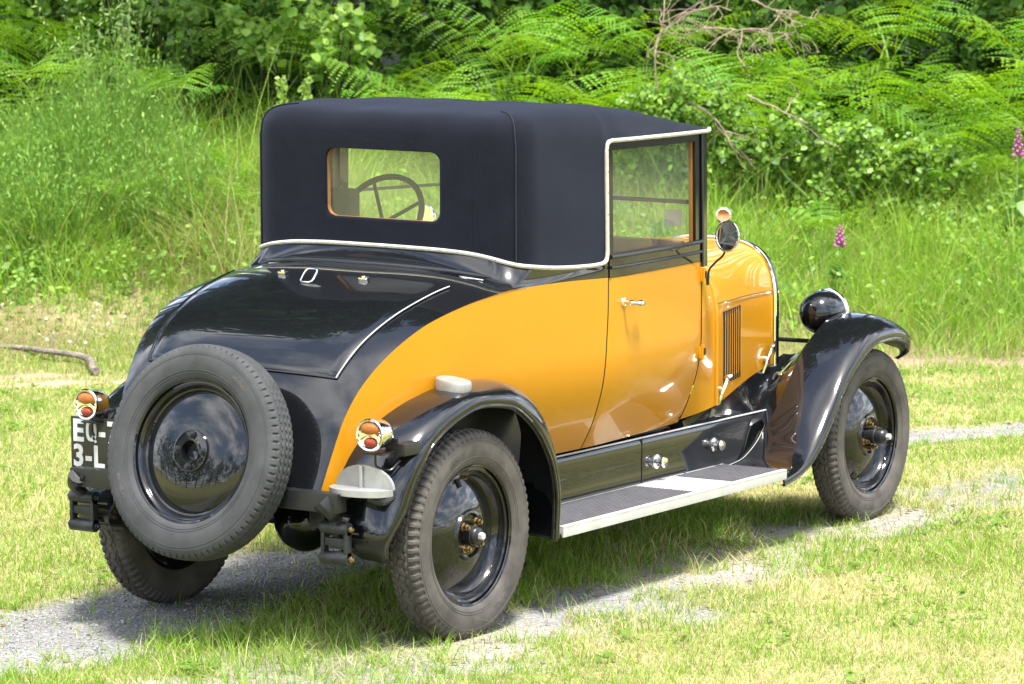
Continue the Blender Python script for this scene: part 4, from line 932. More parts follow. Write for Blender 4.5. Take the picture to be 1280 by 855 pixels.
def leaf_cloud_(P, n): return leaf_cloud(P, upn(n, 1.4, None, .35), rng.uniform(.012, .028, n), leafcol(n, (.10, .22, .03), (.22, .36, .06)), 'round')
# --- mown grass
N = 1180000
d = 8.7+(19.2-8.7)*rng.random(N)**1.0; l = (rng.random(N)*2-1)*(.165*d+2.2)
keep = rng.random(N) < np.interp(d, [8.7, 12, 19.2], [1, .8, .42])*(.165*d+2.2)/5.4; d, l = d[keep], l[keep]
x, y = to_xy(l, d); r_, rl_ = ruts(x, y); s_ = sandmask(l, d)
cover = (1-r_*.955)*(1-s_*.985)*(.55+.75*vnoise(x, y, 3.1, 51)); keep = rng.random(len(d)) < cover
d, l, x, y, r_ = d[keep], l[keep], x[keep], y[keep], r_[keep]
under = sstep(.50, .28, np.abs(y+.12))*sstep(-1.2, -.6, x)*sstep(3.0, 2.6, x)               # longer grass with less straw in the strip below the car
tall = sstep(.55, .75, vnoise(x, y, 1.4, 52))
h = rng.gamma(6, 1, len(d))/6*(.026+.024*tall+.030*under+.012*(r_ > .05))
w = (.0026+.0016*rng.random(len(d)))*np.interp(d, [9, 19], [1, 1.55])
drk = np.clip(sstep(.36, .60, vnoise(x, y, .75, 53)+.45*(vnoise(x, y, 3.4, 54)-.5))*.95+.35*(rng.random(len(d))-.5)+.06-.55*sstep(.3, -1.2, l)-.25*sstep(13, 16, d), 0, 1); drk = np.where(under > .3, drk*.4, drk)
cgr = mixc((.15, .28, .028), (.29, .42, .06), rng.random(len(d))); cst = mixc((.62, .545, .32), (.52, .49, .20), rng.random(len(d)))
straw = rng.random(len(d)) < .12+.66*drk; c = np.where(straw[:, None], cst, cgr)*rng.uniform(.8, 1.15, len(d))[:, None]
ln = rng.normal(0, .55, (len(d), 2)); ln[straw] *= 1.5
lawn = blades('lawn_grass', np.stack([x, y, height(l, d)-.003], -1), h, w, c, ln, 'grass_blade', 2)
n = 2600; dw = 9+10*rng.random(n); lw = (rng.random(n)*2-1)*(.165*dw+1); xw, yw = to_xy(lw, dw); kp = (vnoise(xw, yw, 1.7, 57) > .56) & (ruts(xw, yw)[0] < .4) & (sandmask(lw, dw) < .3); xw, yw, lw, dw = xw[kp], yw[kp], lw[kp], dw[kp]; n = len(xw)
k = 7; xx, yy = np.repeat(xw, k)+rng.normal(0, .022, n*k), np.repeat(yw, k)+rng.normal(0, .022, n*k); lq, dq = to_ld(xx, yy)
V, F, cc = leaf_cloud_(np.stack([xx, yy, height(lq, dq)+rng.uniform(.012, .035, n*k)], -1), n*k)
wo_ = link('lawn_weeds', big_mesh('lawn_weeds', V, F, cc, 'leaf')); tag(wo_, 'clover and small broad-leaved weeds in the turf', None, kind='stuff')
# tufts of longer grass along the track edges
n = 900; xt = rng.uniform(-1.5, 6.5, n); yt = np.where(rng.random(n) < .5, rng.uniform(-1.15, -.35, n), rng.uniform(.0, 1.05, n)); rt_ = ruts(xt, yt)[0]; kp = (rt_ > .12) & (rt_ < .93) & (rng.random(n) < .55); xt, yt = xt[kp], yt[kp]; n = len(xt); k = 26
xx, yy = np.repeat(xt, k)+rng.normal(0, .018, n*k), np.repeat(yt, k)+rng.normal(0, .018, n*k); lq, dq = to_ld(xx, yy); gsel = np.repeat(rng.random(n), k)
ct = np.where((rng.random(n*k) < .12+.5*(gsel > .6))[:, None], mixc((.58, .50, .27), (.46, .44, .17), rng.random(n*k)), mixc((.13, .27, .028), (.27, .40, .06), rng.random(n*k)))
tag(blades('track_tufts', np.stack([xx, yy, height(lq, dq)-.003], -1), rng.gamma(7, 1, n*k)/7*np.repeat(rng.uniform(.03, .075, n), k), rng.uniform(.0028, .0045, n*k), ct, rng.normal(0, .8, (n*k, 2)), 'grass_blade', 3), 'ragged tufts of longer grass along the wheel tracks', None, kind='stuff')
tag(lawn, 'short mown grass, bleached to straw in patches', None, kind='stuff')
# --- pebbles in the wheel tracks
N = 60000; x = rng.uniform(-1.9, 6.2, N); y = rng.uniform(-1.3, 1.25, N); r_, rl_ = ruts(x, y); l, d = to_ld(x, y)
keep = (rng.random(N) < r_*np.where(rl_ > .3, .9, .35)) & (d > 8.7); x, y, l, d = x[keep], y[keep], l[keep], d[keep]; n = len(x)
oc = np.array([(1, 0, 0), (-1, 0, 0), (0, 1, 0), (0, -1, 0), (0, 0, 1), (0, 0, -.4)], float); of = np.array([(0, 2, 4), (2, 1, 4), (1, 3, 4), (3, 0, 4), (2, 0, 5), (1, 2, 5), (3, 1, 5), (0, 3, 5)])
sz = .0026+.0042*rng.random(n)**2.5+.010*(rng.random(n) > .988)*rng.random(n); a = rng.uniform(0, 6.28, n); V = oc[None]*sz[:, None, None]*rng.uniform(.55, 1.3, (n, 6, 3))
ca, sa = np.cos(a)[:, None], np.sin(a)[:, None]; V = np.stack([V[..., 0]*ca-V[..., 1]*sa, V[..., 0]*sa+V[..., 1]*ca, V[..., 2]*.8], -1)+np.stack([x, y, height(l, d)+.001], -1)[:, None]
F = (of[None]+(np.arange(n)*6)[:, None, None]).reshape(-1, 3); g = rng.uniform(.12, .42, n)[:, None]*(np.array([1, .99, .97])+rng.normal(0, .03, (n, 3)))
tag(link('gravel', big_mesh('gravel', V.reshape(-1, 3), F, np.repeat(g, 6, 0), 'pebble', smooth=False)), 'loose grey gravel in the wheel tracks', None, kind='stuff')
# --- tall grass on the bank
N = 185000; d = 18.2+(22.6-18.2)*rng.random(N); l = (rng.random(N)*2-1)*(.165*d+3.6); x, y = to_xy(l, d); s_ = sandmask(l, d)
edge = 18.25+.3*np.sin(l*1.7)+.25*(vnoise(l, d, 1.5, 61)-.5)+np.where(l < -1.3, .30, 0)
rise = sstep(edge, edge+1.5, d)
keep = rng.random(N) < (.10+.90*rise)*(1-.85*s_)*(.4+.8*vnoise(x, y, 2.0, 62))*np.where(d > 21.4, .35, 1); d, l, x, y, rise = d[keep], l[keep], x[keep], y[keep], rise[keep]; n = len(d)
h = rng.gamma(7, 1, n)/7*(.06+.21*rise*np.clip(.15+1.7*vnoise(x, y, 2.4, 63), .3, 1.6)*np.where(l < -.9, 1.75, 1)); w = .0045+.0045*rng.random(n)
gp = vnoise(x, y, .9, 64); dryp = sstep(.52, .72, vnoise(x, y, .7, 65))*.55+.10+.22*np.exp(-((d-18.7)/.5)**2)
c = np.where((rng.random(n) < dryp)[:, None], mixc((.36, .32, .13), (.30, .34, .10), rng.random(n)), mixc((.135, .29, .028), (.31, .46, .062), np.clip(gp*1.4-.2+rng.normal(0, .25, n), 0, 1)))
ln = rng.normal(0, .48, (n, 2))+.8*np.stack([vnoise(x, y, 2.6, 66)-.5, vnoise(x, y, 2.6, 67)-.5], -1)
tag(blades('bank_grass', np.stack([x, y, height(l, d)-.01], -1), h, w, c, ln, 'grass_blade', 4, bend=.9), 'tall green meadow grass over the bank', None, kind='stuff')
# low herbs among the grass
N = 100000; d = 18.9+(22.2-18.9)*rng.random(N); l = (rng.random(N)*2-1)*(.165*d+3.6)
keep = rng.random(N) < (.12+.88*sstep(.44, .58, vnoise(l, d, 1.3, 71)))*sstep(18.8, 19.8, d); d, l = d[keep], l[keep]; x, y = to_xy(l, d); n = len(d)
P = np.stack([x, y, height(l, d)+rng.uniform(.02, .24, n)], -1)
V, F, c = leaf_cloud(P, upn(n, 1, TOCAM*.5), rng.uniform(.015, .055, n), leafcol(n, (.08, .20, .025), (.29, .44, .07)), 'oval')
tag(link('bank_herbs', big_mesh('bank_herbs', V, F, c, 'leaf')), 'low leafy weeds mixed through the bank grass', None, kind='stuff')
# --- bracken
def frond(base, direc, L, lift, droop, roll, colr):
    "one bracken frond: stalk rising then arching along direc, pinnae in pairs, each cut into leaflets"
    n = 26; t = np.linspace(0, 1, n); hd = np.array([direc[0], direc[1], 0]); hd = hd/np.linalg.norm(hd)
    ang = lift-(lift+droop)*t**1.3; st = L/(n-1); pts = [np.array(base, float)]
    for i in range(1, n): pts.append(pts[-1]+st*(hd*math.cos(ang[i])+np.array([0, 0, 1])*math.sin(ang[i])))
    pts = np.array(pts); T = np.gradient(pts, axis=0); T /= np.linalg.norm(T, axis=1)[:, None]
    S = np.cross(T, [0, 0, 1]); S /= np.linalg.norm(S, axis=1)[:, None]; U = np.cross(S, T)
    S2 = S*math.cos(roll)+U*math.sin(roll); U2 = np.cross(S2, T)
    V = []; Fq = []; C = []
    def quad(a, b, c, d_, cl):
        o = len(V); V.extend([a, b, c, d_]); Fq.append((o, o+1, o+2, o+3)); C.extend([cl]*4)
    for i in range(n-1):                                                    # stalk
        w_ = .0045*(1-t[i])+.001; quad(pts[i]-S2[i]*w_, pts[i]+S2[i]*w_, pts[i+1]+S2[i+1]*w_, pts[i+1]-S2[i+1]*w_, colr*.9+np.array([.03, .01, 0]))
    npin = 13
    for k in range(npin):
        tk = .30+.68*(k/(npin-1)); i = min(n-1, int(tk*(n-1))); u_ = (k/(npin-1))
        pl_ = L*.33*(1-u_)**.75*(1 if u_ > .12 else .8+1.6*u_)+.012
        for sg in (-1, 1):
            ax = S2[i]*sg*.93+T[i]*.36-np.array([0, 0, .26]); ax /= np.linalg.norm(ax); nr = U2[i]; bx = np.cross(nr, ax); bx /= np.linalg.norm(bx)
            m_ = max(4, int(pl_/.024)); cl = colr*random.uniform(.82, 1.18); dr = random.uniform(.05, .3)
            c0 = pts[i]
            for j in range(m_):
                tj = (j+.35)/m_; p = c0+ax*pl_*tj-np.array([0, 0, dr*pl_*tj*tj]); ll = (L*.0140+.003)*(1-tj)**.55*min(1, pl_/.09); ww = pl_/m_*.46
                for s2 in (-1, 1):
                    e = p+bx*s2*ll+ax*ll*.28-nr*ll*.12
                    quad(p-ax*ww, p+ax*ww*.9, e+ax*ww*.35, e-ax*ww*.45, cl)
    return np.array(V), np.array(Fq), np.array(C)
def fern_mesh(seed, nf, L0, spread, up):
    random.seed(seed); Vs, Fs, Cs, o = [], [], [], 0
    for k in range(nf):
        a = (k/nf)*2*np.pi+random.uniform(-.4, .4); f = random.uniform(.75, 1.1)
        g = np.array([.125, .315, .034])*(1-random.random()*.45)+np.array([.11, .12, .014])*random.random()
        V, F, C = frond((random.uniform(-.05, .05), random.uniform(-.05, .05), 0), (math.cos(a), math.sin(a)), L0*f, random.uniform(*up), random.uniform(-.1, .42), random.uniform(-.5, .5), g)
        Vs.append(V); Fs.append(F+o); Cs.append(C); o += len(V)
    return big_mesh('bracken_fern', np.concatenate(Vs), np.concatenate(Fs), np.concatenate(Cs), 'fern_leaf')
FM = [fern_mesh(s, nf, L0, 1, up) for s, nf, L0, up in ((1, 8, .90, (.55, 1.2)), (2, 7, .98, (.5, 1.15)), (3, 8, .78, (.45, 1.1)), (4, 7, 1.0, (.6, 1.25)), (5, 8, .66, (.45, 1.1)))]
def bgpt(px, py, dep):
    "the point at depth dep on the sight line through a pixel of the photograph"
    v = _d+_r*(px-640)/FPX-_u*(py-427.5)/FPX; k = dep/(v[0]*CY+v[1]*SY); return CAM+v*k
def put(name, me, px, py, dep, drop, scale, label, cat, group=None, rz=None):
    p = bgpt(px, py, dep); o = link(name, me); o.location = (p[0], p[1], p[2]-drop*scale); o.scale = (scale,)*3; o.rotation_euler = (0, 0, random.uniform(0, 6.28) if rz is None else rz)
    return tag(o, label, cat, group)
random.seed(11)
# ferns one can pick out along the front of the mass (pixel of the crown, depth, size)
front_ferns = [
 (20, 60, 21.3, 1.1, 'tall bracken fern filling the far left edge beside the broom bush'),
 (75, 150, 21.0, .9, 'bracken fern just left of the seeding broom stems'),
 (185, 120, 20.9, .8, 'upright yellow-green fern rising behind the broom bush'),
 (45, 20, 20.9, .9, 'bracken fern in the top left corner'),
 (150, 185, 20.05, .5, 'light green frond in front of the tallest broom bush'),
 (215, 60, 20.7, .62, 'fern with an upright tip between the broom shoots and the hollow'),
 (10, 130, 20.5, .7, 'bracken fern cut by the left edge, above the dense broom'),
 (268, 168, 20.5, .55, 'pale bracken frond spreading low by the dark hollow'),
 (300, 205, 20.2, .55, 'small yellowish fern low beside the left end of the fabric roof'),
 (452, 105, 21.5, .9, 'bracken fern below the hazel, over the rear window'),
 (520, 70, 21.8, 1.0, 'bracken fern right of the hazel leaves above the roof'),
 (585, 95, 21.4, 1.0, 'broad bracken fern above the middle of the roof'),
 (640, 45, 22.0, 1.1, 'bracken fern high up behind the middle of the roof'),
 (690, 90, 21.5, 1.0, 'bracken fern above the roof seam'),
 (745, 60, 21.8, 1.05, 'bracken fern just left of the dead branches'),
 (770, 110, 21.3, .8, 'bracken fern low over the front of the roof'),
 (905, 95, 21.5, .9, 'bracken fern hanging beneath the dead branches'),
 (955, 45, 21.9, 1.1, 'bracken fern right of the dead branches, near the top edge'),
 (965, 120, 21.2, .9, 'bracken fern above the brambles right of the roof'),
 (1035, 75, 21.6, 1.1, 'bracken fern above the middle of the right-hand brambles'),
 (1100, 40, 21.9, 1.15, 'large bracken fern near the top, above the right-hand brambles'),
 (1130, 120, 21.2, 1.0, 'bracken fern with drooping tips at the right end of the brambles'),
 (1195, 80, 21.5, 1.15, 'large bracken fern second from the right edge'),
 (1255, 40, 21.8, 1.1, 'bracken fern in the top right corner'),
 (1250, 130, 21.1, .9, 'bracken fern above the right-edge foxglove'),
 (1190, 165, 20.9, .6, 'small pale fern left of the right-edge foxglove'),
 (1030, 245, 20.2, .42, 'grey-green fern frond alone in the grass right of the mirror'),
]
for i, (px, py, dep, s_, lab) in enumerate(front_ferns):
    put('bracken_fern', FM[i % 5], px, py, dep, .55, s_*1.05, lab, 'fern', 'bracken ferns on the bank')
k = 0
for dep, n_, y0, y1 in ((22.6, 40, -40, 80), (23.8, 28, -100, 30), (21.8, 26, 20, 150)):
    for i in range(n_):
        px = -300+1880*(i+random.random())/n_; py = random.uniform(y0, y1)
        if 200 < px < 345 and py > 0 and dep < 23: continue
        if 225 < px < 430 and dep < 22: continue
        if px < 230 and py > 60: continue
        if 190 < px < 350 and py > -20: continue
        put('bracken_fern', FM[k % 5], px, py, dep+random.uniform(-.3, .3), .55, random.uniform(.85, 1.2), 'bracken fern partly hidden behind the nearer ferns and shrubs', 'fern', 'ferns deep in the hedge'); k += 1
# --- shrubs: branching stems and leaves
def shrub(name, base, lumps, nleaf, size, ca, cb, label, cat, group=None, shape='round', stems=7, up=.7, twigcol='stem_brown', tocam=.35):
    "lumps: (centre offset xyz, radius) balls of foliage around base"
    root = bpy.data.objects.new(name, None); COL.objects.link(root); root.location = base; tag(root, label, cat, group)
    P = []; wts = np.array([r**2 for _, r in lumps]); wts /= wts.sum(); cl = []
    for (c, r), wt in zip(lumps, wts):
        k = int(nleaf*wt); v = rng.normal(0, 1, (k, 3)); v /= np.linalg.norm(v, axis=1)[:, None]; rad = r*rng.random(k)**.45
        # sprays: pull leaves towards random twig axes so that gaps open between clumps
        ns = max(4, k//26); tw = rng.normal(0, 1, (ns, 3)); tw /= np.linalg.norm(tw, axis=1)[:, None]; ti = rng.integers(0, ns, k); f = rng.random(k)**.6
        q = np.array(c)+tw[ti]*(r*f)[:, None]*rng.uniform(.75, 1.15, k)[:, None]+rng.normal(0, r*.10, (k, 3)); q[:, 2] -= .12*r*f*f
        P.append(q)
    P = np.concatenate(P); n = len(P)
    V, F, c = leaf_cloud(P, upn(n, up, TOCAM*tocam, .55), rng.uniform(size*.6, size*1.3, n), leafcol(n, ca, cb), shape)
    link('foliage', big_mesh('foliage', V, F, c, 'leaf'), root)
    for i in range(stems):
        c, r = lumps[i % len(lumps)]; e = np.array(c)+rng.normal(0, r*.4, 3); p0 = np.array([rng.normal(0, .08), rng.normal(0, .08), -.15])
        G = Geo(); G.tube(curve3([p0, p0*.5+e*.35+rng.normal(0, .05, 3), p0*.2+e*.75, e+(0, 0, r*.3)], 12), np.linspace(.014, .004, 12), 6); G.obj('stem', twigcol, root)
    return root
def at(px, py, dep): p = bgpt(px, py, dep); return p
def gnd(px, dep):
    l = (px-640)/FPX*dep; x, y = to_xy(l, dep); return np.array([x, y, float(height(np.array([l]), np.array([dep]))[0])])
def lumps_at(base, lst): return [(bgpt(px, py, dep)-base, r) for px, py, dep, r in lst]
b = gnd(400, 22.6)
shrub('hazel_shrub', b, lumps_at(b, [(300, 20, 22.2, .28), (350, 30, 22.0, .30), (400, 55, 21.8, .30), (440, 25, 22.0, .32), (345, 75, 21.9, .22), (480, 5, 22.3, .30), (400, 5, 22.3, .32), (420, 90, 22.0, .22)])+[(np.array([*to_xy(l_, d_), z_])-b, r_) for l_, d_, z_, r_ in ((-2.2, 21.0, 3.6, .95), (-1.5, 21.2, 3.7, 1.0), (-1.9, 22.0, 4.4, 1.1), (-2.6, 21.8, 4.2, 1.0), (-.9, 21.9, 4.4, .9), (-1.9, 20.8, 4.6, .9))], 7500, .062, (.11, .25, .03), (.32, .46, .09), 'broad-leaved hazel hanging over the dark hollow above the rear window', 'shrub')  # the high lumps are unseen, added above the view to shade the hollow
b = gnd(235, 22.9)
shrub('hazel_shrub', b, lumps_at(b, [(225, 5, 22.8, .22), (235, 45, 22.6, .16), (215, 85, 22.5, .16), (205, 20, 22.9, .20)]), 420, .055, (.07, .17, .025), (.22, .36, .06), 'thin dark shrub drooping at the left of the hollow', 'shrub')
b = gnd(110, 23.2)
shrub('hazel_shrub', b, lumps_at(b, [(60, 10, 23.2, .4), (120, 5, 23.0, .35), (170, 30, 23.2, .3), (20, 40, 23.3, .4), (110, -10, 22.7, .22)]), 1600, .055, (.07, .17, .022), (.24, .40, .055), 'leafy shrub at the top left, behind the broom stems', 'shrub')
for (px, py, rr, lab) in ((870, 165, .26, 'bramble patch beside the front end of the roof'), (945, 180, .28, 'bramble patch right of the roof, below the dead twigs'), (1020, 165, .28, 'bramble patch in the middle of the right-hand bank'), (1085, 185, .26, 'bramble patch left of the drooping fern'), (1150, 190, .20, 'low bramble patch under the drooping fern at right'), (850, 110, .22, 'leafy bramble climbing through the dead branches')):
    b = gnd(px, 21.0); q = bgpt(px, py, 20.9)-b
    shrub('bramble', b, [(q, rr), (q+np.array([.25*SY, -.25*CY, -.08]), rr*.8), (q+np.array([-.25*SY, .25*CY, -.05]), rr*.8), (q+np.array([0, 0, -rr]), rr*.9)], 1000, .045, (.055, .14, .018), (.27, .44, .06), lab, 'bramble', 'brambles on the bank', 'oval', 5, .7, 'stem_green', .6)
# --- tall broom bush: whippy stems with small leaves
def broom(px, dep, hgt, rad, ns, label, cat, topgap=.5):
    b = gnd(px, dep); root = bpy.data.objects.new('broom_bush', None); COL.objects.link(root); root.location = b; tag(root, label, cat, 'broom bushes on the left bank')
    a = rng.uniform(0, 6.28, ns); rr = rad*np.sqrt(rng.random(ns)); P = np.stack([rr*np.cos(a)*.75, rr*np.sin(a)*.75, np.full(ns, -.05)], -1)
    hh = hgt*rng.uniform(.55, 1.0, ns)*(1-.35*(rr/rad)**2); ln = np.stack([np.cos(a), np.sin(a)], -1)*(rr/rad*.32)[:, None]+rng.normal(0, .09, (ns, 2))
    c = mixc((.13, .28, .035), (.32, .46, .11), rng.random(ns))
    o = blades('stems', P, hh, np.full(ns, .0052), c, ln, 'grass_blade', 5, bend=.7); o.parent = root
    k = ns*5; i = rng.integers(0, ns, k); t_ = rng.uniform(.25, 1, k); off = ln[i]*(hh[i]*t_**1.7)[:, None]
    Q = np.stack([P[i, 0]+off[:, 0], P[i, 1]+off[:, 1], P[i, 2]+hh[i]*t_*(1-.25*np.hypot(*ln[i].T)*t_)], -1)+rng.normal(0, .012, (k, 3))
    V, F, c = leaf_cloud(Q, rng.normal(0, 1, (k, 3))*[1, 1, .25], rng.uniform(.018, .042, k), leafcol(k, (.12, .27, .04), (.28, .43, .09)), 'lance', up_=1); link('leaves', big_mesh('leaves', V, F, c, 'grass_blade'), root)
    return root
broom(130, 20.7, 1.45, .50, 2023, 'tallest broom bush with pale whippy stems near the left edge', 'bush')
broom(60, 20.2, 1.0, .48, 2312, 'dense dark green broom bush at the left edge', 'bush')
broom(205, 20.3, .95, .42, 1734, 'rounded pale broom bush left of the fabric roof', 'bush')
broom(20, 20.5, .95, .4, 1156, 'broom bush cut by the left edge', 'bush')
for px, dep, hg, lab in ((160, 20.9, 1.9, 'tallest feathery broom shoot standing above the bush'), (118, 20.9, 1.65, 'shorter feathery broom shoot left of the tallest one')):
    b = gnd(px, dep); root = bpy.data.objects.new('broom_shoot', None); COL.objects.link(root); root.location = b; tag(root, lab, 'broom shoot', 'broom shoots above the bush')
    ns = 16; P = rng.normal(0, .03, (ns, 3)); P[:, 2] = 0; hh = hg*rng.uniform(.75, 1.0, ns); ln = rng.normal(0, .10, (ns, 2)); c = mixc((.18, .28, .06), (.30, .40, .14), rng.random(ns))
    blades('stems', P, hh, np.full(ns, .009), c, ln, 'grass_blade', 5, .9).parent = root
    k = 330; i = rng.integers(0, ns, k); t_ = rng.uniform(.4, 1, k); off = ln[i]*(hh[i]*t_**1.9)[:, None]; Q = np.stack([P[i, 0]+off[:, 0], P[i, 1]+off[:, 1], hh[i]*t_], -1)+rng.normal(0, .012, (k, 3))
    V, F, c = leaf_cloud(Q, rng.normal(0, 1, (k, 3)), rng.uniform(.025, .05, k), leafcol(k, (.20, .32, .10), (.36, .46, .18)), 'lance'); link('leaves', big_mesh('leaves', V, F, c, 'leaf'), root)
# --- dead branches hanging over the ferns
def twig(G, p, dirv, L, r, depth):
    n = 7; pts = [np.array(p)]; dv_ = np.array(dirv)/np.linalg.norm(dirv)
    for i in range(n):
        dv_ = dv_+rng.normal(0, .16, 3)-np.array([0, 0, .03]); dv_ /= np.linalg.norm(dv_); pts.append(pts[-1]+dv_*L/n)
    pts = np.array(pts); G.tube(pts, np.linspace(r, r*.45, n+1), 5)
    if depth > 0:
        for k in range(rng.integers(2, 5)):
            i = rng.integers(2, n+1); nd = dv_+rng.normal(0, .7, 3); twig(G, pts[i], nd, L*rng.uniform(.35, .7), r*.6, depth-1)
    elif rng.random() < .7: G.lathe([(0, -.006), (.006, -.003), (.006, .004), (0, .008)], 5, Matrix.Translation(pts[-1]))
def rightup(a, b, c=0): return np.array([SY*a-CY*c*0+(-CY)*c, -CY*a-SY*c, b])
for pts_, lab in (([(830, 190, 21.0), (822, 120, 21.0), (815, 75, 21.0), (825, 30, 21.1), (830, -10, 21.2)], 'upright bare grey branch at the left of the dead tangle'),
                  ([(825, 30, 21.1), (860, 15, 20.9), (900, 10, 20.8), (915, 14, 20.8)], 'dead branch with a bristle of side twigs near the top edge'),
                  ([(940, 0, 20.8), (975, 18, 20.8), (1000, 18, 20.8)], 'short dead twig poking in from the top edge'),
                  ([(825, 120, 20.9), (870, 135, 20.8), (900, 160, 20.7), (915, 190, 20.7)], 'lower dead branch drooping beside the roof front'),
                  ([(880, 35, 20.8), (930, 35, 20.7), (965, 33, 20.7)], 'knobbly horizontal dead twig right of the tangle'),
                  ([(935, 118, 20.6), (975, 135, 20.5), (1015, 152, 20.5)], 'thin straight dead twig lying across the ferns at right')):
    root = bpy.data.objects.new('dead_branch', None); COL.objects.link(root); b = bgpt(*pts_[0]); root.location = b; tag(root, lab, 'dead branch', 'dead branches over the ferns')
    P = curve3([bgpt(*q)-b for q in pts_], 16); P += np.cumsum(rng.normal(0, .004, P.shape), 0)
    G = Geo(); G.tube(P, np.linspace(.0078, .004, 16), 6); G.obj('branch', 'dead_wood', root)
    for k in range(14 if 'bristle' in lab else 7 if 'straight' not in lab else 2):
        i = rng.integers(4, 16); dr = rightup(rng.normal(.5, .6), rng.normal(-.35, .5), rng.normal(0, .4)); G = Geo(); twig(G, P[i], dr, rng.uniform(.16, .38), .0042, 1); G.obj('twig', 'dead_wood', root)
# --- foxgloves
def foxglove(px, py, dep, hs, label):
    p = bgpt(px, py, dep); b = gnd(px, dep); root = bpy.data.objects.new('foxglove', None); COL.objects.link(root); root.location = b; tag(root, label, 'foxglove', 'foxgloves on the bank')
    top = p-b; H_ = top[2]+hs*.5; lean = rng.normal(0, .02, 2)
    G = Geo(); G.tube(curve3([(0, 0, -.03), (lean[0]*.5, lean[1]*.5, H_*.5), (lean[0], lean[1], H_)], 10), np.linspace(.006, .003, 10), 6); G.obj('stem', 'stem_green', root)
    V_, F_, C_, o_ = [], [], [], 0
    G = Geo()
    for k in range(26):
        u = k/25; z = H_-hs+hs*u; a = k*2.4; r_ = .030*(1-u)+.008; L = .034*(1-u*.75)+.006
        dv_ = Vector((math.cos(a), math.sin(a), -.75)); G.lathe([(.002, 0), (L*.16, L*.25), (L*.22, L*.7), (L*.31, L)], 8, axis_mat((lean[0]+.004*math.cos(a), lean[1]+.004*math.sin(a), z), dv_))
    G.obj('flower_spike', 'foxglove_pink', root)
    n = 26; t_ = rng.uniform(.03, .5, n); P = np.stack([rng.normal(0, .03, n), rng.normal(0, .03, n), H_*t_], -1); V, F, c = leaf_cloud(P, upn(n, .6, None, .5), rng.uniform(.07, .14, n), leafcol(n, (.10, .21, .05), (.20, .32, .09)), 'oval'); link('leaves', big_mesh('leaves', V, F, c, 'leaf'), root)
simple('foxglove_pink', (.36, .09, .24), .6, var=(40, .3))
foxglove(1050, 292, 19.6, .11, 'small pink foxglove alone in the grass above the headlight')
foxglove(1271, 175, 20.5, .17, 'pink foxglove at the right edge below the ferns')
# curled green shoots and a seed head before the dark hollow
for px, py, lab in ((352, 108, 'curled pale green shoot at left of the pair behind the roof'), (384, 108, 'curled pale green shoot at right of the pair behind the roof')):
    b = gnd(px, 20.8); top = bgpt(px, py-10, 20.8)-b; root = bpy.data.objects.new('fern_shoot', None); COL.objects.link(root); root.location = b; tag(root, lab, 'fern shoot', 'curled fern shoots')
    G = Geo(); a_ = np.linspace(0, 4.5, 18); sp_ = np.stack([top[0]+SY*(.035*(1-a_/6)*np.sin(a_)), top[1]-CY*(.035*(1-a_/6)*np.sin(a_)), top[2]+.03*(1-a_/6)*(np.cos(a_)-1)+.0], -1)
    G.tube(np.concatenate([curve3([(0, 0, 0), top*.5, top-[0, 0, .05]], 8), sp_]), .008, 6); G.obj('stem', 'stem_green', root)
    n = 120; t_ = rng.uniform(.72, 1.0, n); P = top*t_[:, None]+rng.normal(0, .014, (n, 3)); V, F, c = leaf_cloud(P, rng.normal(0, 1, (n, 3)), rng.uniform(.02, .04, n), leafcol(n, (.25, .38, .07), (.34, .46, .10)), 'oval'); link('leaflets', big_mesh('leaflets', V, F, c, 'leaf'), root)
# --- fallen branch on the sandy patch
b = bgpt(-15, 434, 18.6); b[2] = 0
def sp(px, py, dz):
    v = bgpt(px, py, 1.0)-CAM; k = (dz-CAM[2])/v[2]; return CAM+v*k
P = curve3([sp(-20, 434, .07), sp(30, 435, .075), sp(60, 440, .075), sp(90, 443, .065), sp(118, 461, .05)], 22); P += np.cumsum(rng.normal(0, .004, P.shape), 0)*[1, 1, .5]
root = bpy.data.objects.new('fallen_branch', None); COL.objects.link(root); root.location = P[-1]; tag(root, 'fallen lichen-spotted branch lying on the sandy patch behind the spare wheel', 'branch')
G = Geo(); G.tube(P-P[-1], np.linspace(.013, .023, 22), 9); G.obj('bark', 'lichen_wood', root)
G = Geo(); G.tube(curve3([P[9]-P[-1], P[9]-P[-1]+[.02, .0, .07], P[9]-P[-1]+[.05, .02, .11]], 6), .006, 6); G.obj('side_twig', 'lichen_wood', root)
